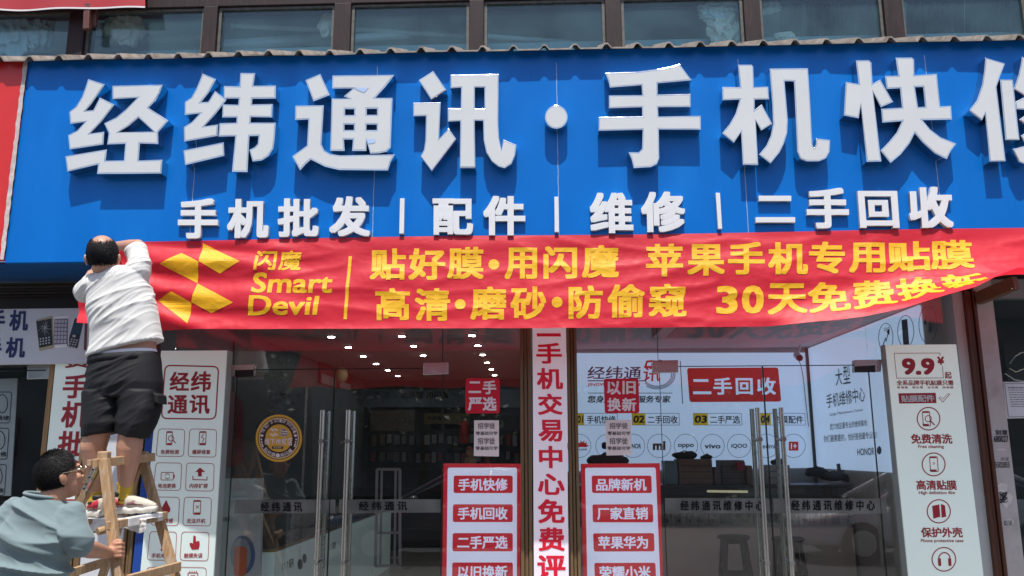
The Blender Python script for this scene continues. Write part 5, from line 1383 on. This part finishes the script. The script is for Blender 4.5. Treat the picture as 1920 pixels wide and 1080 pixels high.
tb.loft([ring(193, 512, 232, 503, YM, .055), ring(180, 520, 250, 499, YM, .085), ring(167, 543, 272, 510, YM, .115), ring(166, 570, 282, 540, YM, .125), ring(172, 600, 292, 578, YM, .128), ring(176, 628, 296, 606, YM, .126), ring(173, 652, 300, 624, YM, .128), ring(168, 672, 304, 636, YM, .134)], 40, 2.6)
tb.limb([at(258, 512, YM), at(261, 492, YM+.01), at(257, 474, YM+.06)], [.080, .070, .064], 20)
tb.limb([at(178, 538, YM), at(166, 545, YM+.04), at(160, 547, YM+.11)], [.082, .074, .066], 20)
fa = folds(2.2, 14, math.radians(32), .010, 3, 5); fb = folds(4, 30, math.radians(40), .004, 11, 5); fc = folds(1.4, 4.5, math.radians(24), .018, 23, 2)
def dtee(p):
    k_ = .45+.55*min(1, max(0, (noise.noise((p.x*3, p.z*3, 5))+.35)*1.6)); return (fa(p)+fb(p))*k_+fc(p)
tee = smoothed(tb, .0060, 5, dtee); TO = tee.build('t_shirt', TEE, MAN, smooth=True)
mk = MB(); fill(mk, [(213,532),(217,528),(219,533),(215,538)], on(YM-.17)); 
st_ = MB(); st_.loft([ring(174, 664, 291, 654, YM, .112), ring(172, 674, 293, 664, YM, .116)], 36); st_.build('underwear_band', mat('white cotton band', (.72, .72, .76), .8), MAN, smooth=True)
sb = MB()
sb.loft([ring(169, 671, 296, 661, YM, .120), ring(167, 690, 298, 684, YM, .132), ring(164, 720, 301, 718, YM, .145), ring(163, 745, 299, 745, YM, .135)], 36)
sb.loft([ring(163, 735, 232, 735, YM, .135), ring(160, 770, 229, 768, YM-.02, .125), ring(158, 798, 224, 792, YM-.03, .118), ring(156, 820, 220, 809, YM-.03, .104)], 30)
sb.loft([ring(226, 735, 299, 735, YM, .135), ring(226, 768, 297, 768, YM-.02, .125), ring(223, 792, 287, 798, YM-.03, .118), ring(221, 811, 275, 823, YM-.03, .104)], 30)
f2 = folds(2.4, 12, math.radians(24), .013, 31, 4); f3 = folds(3, 16, math.radians(-40), .008, 41, 4); f4 = folds(1.5, 6, math.radians(65), .020, 51, 2)
f5 = folds(3.5, 20, math.radians(34), .011, 91, 5)
def dsh(p):
    k_ = min(1, max(0, noise.noise((p.x*4, p.z*3, 8))+.45)); return f2(p)*1.0*k_+f4(p)*.6+f5(p)*k_
S_ = smoothed(sb, .0060, 3, dsh); SO = S_.build('shorts', SHORTS, MAN, smooth=True)
wb = MB(); wb.loft([ring(169, 670, 296, 660, YM, .127), ring(167.5, 684, 297, 675, YM, .132)], 40); wb.build('waistband', SHORTS, SO, smooth=True)
for q in ([(286,735),(296,740),(297,757),(290,756)], [(161,720),(166,722),(162,752),(157,750)]):
    pk_ = MB(); pk_.prism([at(*c, YM-.10) for c in q], (0, .12, 0)); pk_.build('cargo_pocket', SHORTS, SO, bevel=.006)
def shoe(ank, d, name):
    d = V(d).normalized(); up = V((0, 0, 1)); sd_ = d.cross(up).normalized()
    g0 = ank-up*.085; RUB = mat('off white rubber', (.56, .53, .47), .6, var=.12)
    T = MB()
    T.loft([(g0+d*x+up*(.019+lift), sd_*wd, up*h) for x, wd, h, lift in ((-.090, .026, .020, .008), (-.066, .039, .024, .004), (-.02, .043, .024, .004), (.05, .046, .022, .002), (.10, .050, .021, .002), (.15, .046, .020, .005), (.185, .034, .017, .010), (.20, .018, .012, .014))], 24, 2.8)
    so_ = smoothed(T, .005, 3, lambda p: .0022*math.sin(p.dot(d)*85+p.z*90)).build('shoe_sole', RUB, MAN, smooth=True)
    U = MB()
    U.loft([(g0+d*x+up*z, sd_*wd, up*h) for x, z, wd, h in ((-.074, .066, .022, .030), (-.062, .072, .033, .042), (-.035, .078, .038, .050), (.0, .074, .040, .048), (.045, .068, .042, .042), (.09, .060, .044, .036), (.135, .053, .042, .029), (.17, .046, .032, .021), (.19, .042, .018, .012))], 24, 2.2)
    uo = smoothed(U, .0045, 3).build('shoe', mat('cream shoe mesh', (.52, .48, .40), .8, var=.15, bump=.3, bscale=150), so_, smooth=True)
    def panel(x0, x1, zf0, zf1, m_, off):
        for sg in (-1, 1):
            P_ = MB(); n = 10
            for i in range(n+1):
                x = x0+(x1-x0)*i/n; t = max(0, min(1, (x+.07)/.24)); wd = (.036 if x < -.05 else .0415)+off
                P_.v += [g0+d*x+sd_*(sg*wd)+up*zf0(t), g0+d*x+sd_*(sg*(wd-.003))+up*zf1(t)]
            P_.f = [(2*i, 2*i+2, 2*i+3, 2*i+1) for i in range(n)]
            P_.build('side_panel', m_, so_, smooth=True).modifiers.new('t', 'SOLIDIFY').thickness = .005
    panel(-.066, .012, lambda t: .050, lambda t: .104-t*.10, mat('shoe red', (.42, .02, .03), .6), .001)
    panel(-.02, .012, lambda t: .078, lambda t: .104-t*.06, mat('shoe black', (.02, .02, .02), .6), .003)
    panel(.030, .125, lambda t: .050, lambda t: .080-abs(t-.58)*.10, mat('shoe maroon', (.20, .10, .10), .7), .003)
    L_ = MB()
    for i in range(4):
        c_ = g0+d*(.03+i*.022)+up*(.100-i*.010); L_.tube([c_-sd_*.026-up*.008, c_+up*.002, c_+sd_*.026-up*.008], .0035, 6)
    L_.build('laces', mat('lace orange', (.50, .22, .10), .8), so_)
    C_ = MB(); C_.tube([g0+d*-.022+up*.104, g0+d*-.026+up*.122, g0+d*-.026+up*.126], [.040, .041, .038], 22); C_.build('collar', mat('shoe black', (.02, .02, .02), .6), so_, smooth=True)
    return so_
shoe(aR+V((0, 0, -.045)), (.95, .12, 0), 'r'); shoe(aL+V((0, 0, -.045)), (-.90, .42, 0), 'l')
for a_, k_ in ((aL, 0), (aR, 1)):
    top = a_+V((0, 0, .045)) ; s_ = MB()
    s_.tube([a_+V((0, 0, -.075)), a_+V((0, 0, -.02)), a_+V((0, 0, .02)), top+V((0, 0, .005)), top+V((0, 0, .008))], [.045, .043, .045, .049, .046], 24)
    sm_ = smoothed(s_, .004, 3, lambda p: .0018*noise.noise(V((p.x*12, p.y*12, p.z*60)))); sm_.build('sock', SOCK, MAN, smooth=True)
# ------------------------------------------------------------------ the wooden ladder
WOOD = mat('raw ladder wood', (.40, .245, .125), .75, var=.28, scale=7, stretch=(8, 8, 1.2), dirt=((.48, .42, .35), 9, .6), bump=.3, bscale=60)
LAD = thing('wooden_ladder', 'rough home made wooden A-frame ladder with a white wrapped plank under the man', 'ladder', (at(215, 968, YM).x, YM, 0))
YN, YFR = -1.24, -.80
def ext(a, b, z=0.0):
    t = (a.z-z)/(a.z-b.z); return a+(b-a)*t
def rail(a, b, wd, th, name='rail'):
    e_ = ext(a, b); mb = MB(); mb.beam(a+(a-b).normalized()*.015, e_, wd, th, V((0, 1, 0))); return mb.build(name, WOOD, LAD, bevel=.004)
nA = at(193, 862, YN); fA = at(266, 856, YFR)
rail(at(196, 866, YN-.02), at(221, 1078, YN-.07), .052, .045)
rail(at(193, 862, YN+.03), at(137, 972, YN+.10), .045, .04)
rail(fA, at(328, 1078, YFR-.08), .05, .045)
rail(at(263, 862, YFR+.04), at(192, 1080, YFR+.16), .045, .04)
mb = MB(); mb.beam(at(194, 874, YN-.005), at(196, 846, YN-.005), .06, .055, V((0, 1, 0))); mb.build('top_knob', WOOD, LAD, bevel=.008)
mb = MB(); mb.beam(at(266, 872, YFR-.005), at(269, 846, YFR-.005), .055, .05, V((0, 1, 0))); mb.build('top_knob', WOOD, LAD, bevel=.008)
mb = MB(); mb.beam(at(177, 869, YN-.055), at(288, 857, YFR-.05), .03, .05); mb.build('top_bar', WOOD, LAD, bevel=.003)
mb = MB(); mb.beam(at(166, 868, YN+.02), at(272, 862, YFR+.06), .03, .035); mb.build('top_bar', WOOD, LAD, bevel=.003)
mb = MB(); mb.beam(at(201, 986, YN-.075), at(311, 966, YFR-.06), .03, .044); mb.build('rung', WOOD, LAD, bevel=.003)
mb = MB(); q0, q1 = at(201, 986, YN-.075), at(311, 966, YFR-.06); mb.beam(q0.lerp(q1, .30), q0.lerp(q1, .90), .04, .052); mb.build('plastic_wrap', mat('white plastic sheet', (.66, .65, .64), .35, var=.1, dirt=((.35, .33, .3), 12, .6)), LAD, bevel=.006)
mb = MB(); mb.beam(at(240, 1088, YN-.10), at(336, 1062, YFR-.10), .03, .055); mb.build('rung', WOOD, LAD, bevel=.003)
mb = MB(); mb.beam(at(96, 1086, YN+.13), at(200, 1053, YFR+.12), .03, .05); mb.build('rung', WOOD, LAD, bevel=.003)
mb = MB(); mb.beam(at(143, 1000, YN+.12), at(232, 978, YFR+.1), .03, .045); mb.build('rung', WOOD, LAD, bevel=.003)
mb = MB(); mb.tube([at(183, 997, YN+.02), at(200, 992, YN+.06)], .022, 10); mb.build('rung_stub', WOOD, LAD)
mb = MB(); a_, b_ = at(181, 876, YN-.005), at(161, 918, YN+.035); mb.beam(a_, b_, .022, .05, V((0, 1, 0))); hg = mb.build('hinge_strap', STEEL, LAD, bevel=.002)
mb = MB()
for t in (.1, .45, .75, .95): p = a_.lerp(b_, t); mb.tube([p+V((0, -.031, 0)), p+V((0, -.025, 0))], .005, 8)
mb.build('bolt', BLACKM, hg)
# plank wrapped in white sheet
zp_ = min(aL.z, aR.z)-.085-.045-.004
Tp = thing('wrapped_plank', 'plank wrapped in torn white plastic lying across the ladder rungs', 'plank', (at(228, 968, YM).x, YM, zp_-.03))
xl_, xr_ = at(150, 968, YM).x, at(293, 968, YM).x
mb = MB(); mb.box((xl_+.01, YM-.10, zp_-.028), (xr_-.01, YM+.13, zp_-.004)); mb.build('board', WOOD, Tp, bevel=.003)
mb = MB(); nx_, ny_ = 60, 26; rnd = random.Random(12)
for j in range(ny_+1):
    for i in range(nx_+1):
        u = i/nx_; v = j/ny_; x = xl_+(xr_-xl_)*u; s = v*.42
        if s < .24: y = YM+.135-s; z = zp_
        else:
            y = YM-.105-.015*math.sin(u*20); z = zp_-(s-.24)*(.22+.30*(.5+.5*noise.noise((u*5, 1, 2))))
        d = .006*noise.noise((x*22, s*26, 1))+.004*noise.noise((x*60, s*60, 4))
        mb.v.append(V((x, y+d, min(z, zp_)+abs(d)*.6*(1 if s > .24 else .2))))
for j in range(ny_):
    for i in range(nx_): a_ = j*(nx_+1)+i; mb.f.append((a_, a_+1, a_+nx_+2, a_+nx_+1))
o = mb.build('plastic_wrap', mat('white plastic sheet', (.66, .65, .64), .35, var=.1, dirt=((.35, .33, .3), 12, .6)), Tp, smooth=True)
o.modifiers.new('t', 'SOLIDIFY').thickness = .002
# ------------------------------------------------------------------ the man holding the ladder
YP2 = -1.80
MAN2 = thing('person', 'young man with glasses and short black hair in blue grey T-shirt, steadying the ladder', 'person', (at(70, 1000, YP2).x, YP2, 0))
hc2 = at(112, 890, YP2+.02); r2, f2_, u2 = frame((.66, .72, .22), (-.14, -.16, 1)); H2 = 1.02
body = MB(); head_geo(body, hc2, r2, f2_, u2, H2)
body.limb([hc2-u2*.06-f2_*.02, at(97, 935, YP2), at(88, 955, YP2)], [.062, .062, .08])
def low(p, z, x=None): return V((p.x if x is None else x, p.y, z))
hip = at(48, 1080, YP2); hz = .86
body.loft([ring(44, 960, 126, 972, YP2, .07), ring(24, 1000, 116, 1010, YP2-.01, .08), ring(22, 1060, 100, 1064, YP2-.02, .085), (V((hip.x, YP2-.03, 1.0)), V((.135, 0, 0)), V((0, .10, 0))), (V((hip.x-.02, YP2-.03, .86)), V((.165, 0, 0)), V((0, .12, 0)))], 28)
sR, eR2 = at(134, 976, YP2-.02), at(150, 1026, YP2-.05); YG = YN-.05
wR2 = at(203, 1037, YG-.055)
body.limb([sR, eR2, eR2.lerp(wR2, .35), wR2], [.052, .042, .045, .030])
pc = at(213, 1033, YG-.052)
body.loft([(wR2, V((.018, 0, .0)), V((0, .0, .026))), (pc, V((.012, .012, 0)), V((0, 0, .040))), (at(219, 1031, YG-.05), V((.006, .010, 0)), V((0, 0, .040)))], 16)
body.ell(pc, (.03, .004, 0), (0, .018, 0), (0, 0, .036), 16, 10)
for i, (yy, ln) in enumerate(((1019.5, 1.0), (1027.5, 1.06), (1035.5, 1.0), (1043, .85))):
    body.limb([at(215, yy, YG-.055), at(224+2*ln, yy-.6, YG-.046), at(230+1.5*ln, yy, YG-.015), at(229.5+ln, yy+1, YG+.022), at(223, yy+1.5, YG+.042)], [.0098, .0102, .0092, .0086, .0075], 10)
body.limb([at(209, 1024, YG-.045), at(214, 1016, YG-.048), at(221, 1013, YG-.046), at(227, 1013.5, YG-.04)], [.014, .011, .010, .008], 10)
# left arm, legs: out of the picture
sL2 = at(22, 968, YP2); eL2 = sL2+V((-.10, .02, -.28)); wL2 = eL2+V((.10, .20, -.12))
body.limb([sL2, eL2, wL2], [.064, .046, .030]); hand_geo(body, wL2, (.5, .8, -.1), (.4, -.3, -.8), (.2, .5, .8), .6)
for sx in (-.10, .10): body.limb([V((hip.x-.02+sx, YP2-.03, .86)), V((hip.x-.02+sx*1.2, YP2-.01, .47)), V((hip.x-.02+sx*1.2, YP2-.06, .09))], [.10, .062, .042], 16); body.ell(V((hip.x-.02+sx*1.2, YP2+.02, .04)), (.045, 0, 0), (0, .12, 0), (0, 0, .04))
BO2 = smoothed(body, .0045, 3).build('body', SKIN, MAN2, smooth=True)
face_parts(BO2, hc2, r2, f2_, u2, H2)
def keep2(q):
    q = q.normalized()
    if q.y > .62+.06*noise.noise(q*5) and q.z < .62: return False
    if q.z < -.66 or (q.z < -.05 and q.y > .02): return False
    if q.z < .1 and q.y > .28: return False
    return True
hair_geo(hc2, r2, f2_, u2, H2*1.05, keep2, 17000, .017, 9, .06).build('hair', HAIR, BO2)
G = MB(); k2 = lambda a, b, d: hc2+r2*(a*H2)+f2_*(b*H2)+u2*(d*H2)
for sg in (-1, 1):
    pts = [k2(sg*.034+.026*math.cos(t*.3927), .106, .004+.021*math.sin(t*.3927)) for t in range(17)]; G.tube(pts, .0018, 6)
    G.tube([k2(sg*.060, .104, .008), k2(sg*.080, .05, .010), k2(sg*.086, -.01, .012), k2(sg*.084, -.03, -.004)], .0018, 6)
G.tube([k2(-.008, .107, .008), k2(.008, .107, .008)], .0016, 6)
G.build('glasses', mat('gold wire', (.55, .42, .30), .25, .9), BO2)
lens = MB()
for sg in (-1, 1): lens.disc(k2(sg*.034, .106, .004), r2*.026*H2, u2*.021*H2, 20)
lens.build('lenses', glassmat('lens glass', (.95, .96, .96), .06, .0), BO2)
tb = MB()
tb.loft([ring(50, 926, 116, 936, YP2, .070), ring(36, 936, 132, 952, YP2, .09), ring(20, 968, 146, 985, YP2-.01, .12), ring(4, 1010, 138, 1020, YP2-.02, .13), ring(-2, 1055, 122, 1058, YP2-.03, .13), ring(-6, 1100, 120, 1100, YP2-.04, .13), (V((hip.x-.02, YP2-.04, .82)), V((.185, 0, 0)), V((0, .15, 0)))], 44, 2.5)
tb.limb([at(130, 976, YP2-.02), at(142, 1002, YP2-.04), at(150, 1022, YP2-.045)], [.084, .073, .064], 22)
tb.limb([sL2+V((.01, 0, 0)), sL2.lerp(eL2, .6)], [.088, .078], 22)
ga = folds(1.5, 9, math.radians(-16), .036, 61, 5); gb = folds(3, 18, math.radians(-24), .006, 71, 5); gc = folds(1.4, 5, math.radians(26), .018, 83, 2)
def dtee2(p):
    lowf = max(0, min(1, (1.42-p.z)/.10)); return (ga(p)+gc(p)*.8)*(.25+.75*lowf)+gb(p)*(.4+.6*lowf)
smoothed(tb, .0060, 5, dtee2).build('t_shirt', TEEB, MAN2, smooth=True)
cl = MB(); n = 40; c_, a_, b_ = ring(51, 922, 115, 932, YP2, .068)
cl.tube([c_+a_*1.03*math.cos(t*math.tau/n)+b_*1.03*math.sin(t*math.tau/n)+V((0, 0, -.004)) for t in range(n+1)], .009, 10); cl.build('collar', TEEB, MAN2, smooth=True)
mb = MB(); mb.loft([(V((hip.x-.02, YP2-.03, .88)), V((.175, 0, 0)), V((0, .13, 0))), (V((hip.x-.02, YP2-.03, .74)), V((.18, 0, 0)), V((0, .13, 0)))], 28)
for sx in (-.10, .10): mb.limb([V((hip.x-.02+sx, YP2-.03, .82)), V((hip.x-.02+sx*1.2, YP2-.02, .47)), V((hip.x-.02+sx*1.2, YP2-.05, .14))], [.11, .085, .075], 18)
smoothed(mb, .008, 4).build('trousers', mat('dark trousers', (.03, .032, .04), .8), MAN2, smooth=True)
# ------------------------------------------------------------------ across the street (seen mirrored in the glass)
OB = thing('opposite_building', 'plain grey building across the street, seen only mirrored in the glass', 'building', (0, -26, 0))
om = mat('opposite wall', (.16, .155, .15), .85, var=.2, scale=1)
MB().box((-30, -34, 0), (30, -26, 8.5)).build('wall', om, OB)
mb = MB()
for k in range(14):
    for j in range(2): mb.box((-27+k*4, -26.02, 1.0+j*3.6), (-24.6+k*4, -25.9, 3.0+j*3.6))
mb.build('window_band', mat('opposite window', (.03, .04, .05), .15), OB)
lf = mat('leaf', (.028, .055, .014), .6, var=.4, scale=3); bark = mat('bark', (.10, .075, .055), .9)
rnd = random.Random(21)
for k, (x, y) in enumerate(((-9, -17), (-3.5, -18), (2.5, -17.5), (8, -18.5))):
    T = thing('street_tree', 'dark leafy street tree across the road, seen only mirrored in the glass', 'tree', (x, y, 0), 'street trees across the road')
    MB().tube([(x, y, 0), (x+.1, y, 1.5), (x, y+.1, 3)], [.16, .12, .09], 10).build('trunk', bark, T)
    mb = MB(); cl = [(x+rnd.uniform(-1.7, 1.7), y+rnd.uniform(-1.2, 1.2), rnd.uniform(1.9, 5.2)) for _ in range(16)]
    for _ in range(3200):
        c = rnd.choice(cl); p = V((c[0]+rnd.gauss(0, .48), c[1]+rnd.gauss(0, .48), c[2]+rnd.gauss(0, .4)))
        a = V((rnd.uniform(-1, 1), rnd.uniform(-1, 1), rnd.uniform(-1, 1))).normalized()*.13; b = a.cross(V((rnd.uniform(-1, 1), rnd.uniform(-1, 1), 1))).normalized()*.08
        mb.quad(p-a, p-b, p+a, p+b)
    mb.build('crown', lf, T)

T = thing('added_red_canopy', 'red cloth canopy added out of view, for the red reflection in the shop glass', 'canopy', (.6, -7.0, 0))  # unseen canopy behind the camera, added so the glass mirrors a red band
mb = MB(); n = 60
for k in range(n+1):
    x = -3.9+9.1*k/n; w_ = .02*math.sin(k*.7); e_ = max(0, x-3.8)*.35
    mb.v += [V((x, -6.6, 2.58+w_+e_)), V((x, -7.4, 3.40+w_*.5))]
for k in range(n): mb.f.append((2*k, 2*k+2, 2*k+3, 2*k+1))
mb.build('cloth', mat('canopy red', (.88, .03, .03), .7, var=.05, trans=.85), T, smooth=True)
for x in (-3.85, 5.15): MB().tube([(x, -7.4, -.14), (x, -7.4, 3.4)], .02, 10).build('pole', STEEL, T)

def car(x, y, paint, label):
    T = thing('parked_car', label, 'car', (x, y, -.14), 'cars parked along the kerb'); z = -.14; W = .88
    R_ = lambda px, w_, z0, z1: (V((x+px, y, z+(z0+z1)/2)), V((0, w_, 0)), V((0, 0, (z1-z0)/2)))
    mb = MB(); mb.loft([R_(-2.25, .62, .35, .62), R_(-2.18, .78, .25, .74), R_(-1.7, .88, .2, .86), R_(-1.0, .90, .2, .95), R_(0, .90, .2, .98), R_(1.2, .90, .2, 1.0), R_(1.9, .88, .22, .98), R_(2.2, .76, .3, .86), R_(2.26, .62, .4, .7)], 32, 4.5); body = mb.build('body', paint, T, smooth=True)
    mb = MB(); mb.loft([R_(-1.05, .76, .88, .95), R_(-.6, .70, .9, 1.2), R_(-.2, .66, .9, 1.40), R_(.5, .65, .9, 1.44), R_(1.1, .66, .9, 1.38), R_(1.6, .70, .9, 1.15), R_(1.9, .74, .9, .98)], 28, 3.4); mb.build('windows', mat('car glass', (.015, .02, .022), .05), T, smooth=True)
    mb = MB(); mb.loft([R_(-.30, .60, 1.345, 1.385), R_(-.1, .62, 1.37, 1.43), R_(.5, .62, 1.39, 1.462), R_(1.0, .62, 1.35, 1.41), R_(1.2, .60, 1.30, 1.37)], 24, 3.4)
    for sg in (-1, 1):
        mb.tube([(x-1.1, y+sg*.75, z+.94), (x-.6, y+sg*.70, z+1.2), (x-.22, y+sg*.64, z+1.40), (x+.5, y+sg*.63, z+1.45), (x+1.1, y+sg*.64, z+1.40), (x+1.62, y+sg*.70, z+1.17), (x+1.9, y+sg*.75, z+.98)], .035, 8); mb.tube([(x+.42, y+sg*.80, z+.98), (x+.48, y+sg*.64, z+1.44)], .03, 8)
    mb.build('roof', paint, T, smooth=True)
    for wx in (-1.4, 1.35):
        for sg in (-1, 1):
            t = MB(); t.tube([(x+wx, y+sg*.72, z+.32), (x+wx, y+sg*.91, z+.32)], .32, 28); w0 = t.build('wheel', mat('tyre', (.02, .02, .02), .8), T)
            r = MB(); r.tube([(x+wx, y+sg*.90, z+.32), (x+wx, y+sg*.92, z+.32)], .2, 20); r.build('rim', STEEL, w0)
    for sg in (-1, 1):
        h = MB(); h.ell((x-2.1, y+sg*.6, z+.66), (.13, 0, 0), (0, .16, 0), (0, 0, .07)); h.build('headlight', mat('lamp glass', (.6, .6, .6), .1), T, smooth=True)
        h = MB(); h.ell((x-.75, y+sg*.98, z+1.0), (.08, 0, 0), (0, .11, 0), (0, 0, .07)); h.build('side_mirror', paint, T, smooth=True)
car(-1.35, -8.6, mat('dark car paint', (.16, .17, .18), .18, .5, coat=1), 'dark grey car parked across the pavement, seen only mirrored in the left glass door')
car(6.4, -8.6, mat('white car paint', (.72, .72, .72), .25, coat=.6), 'white car parked across the pavement, seen only mirrored in the right glass door')
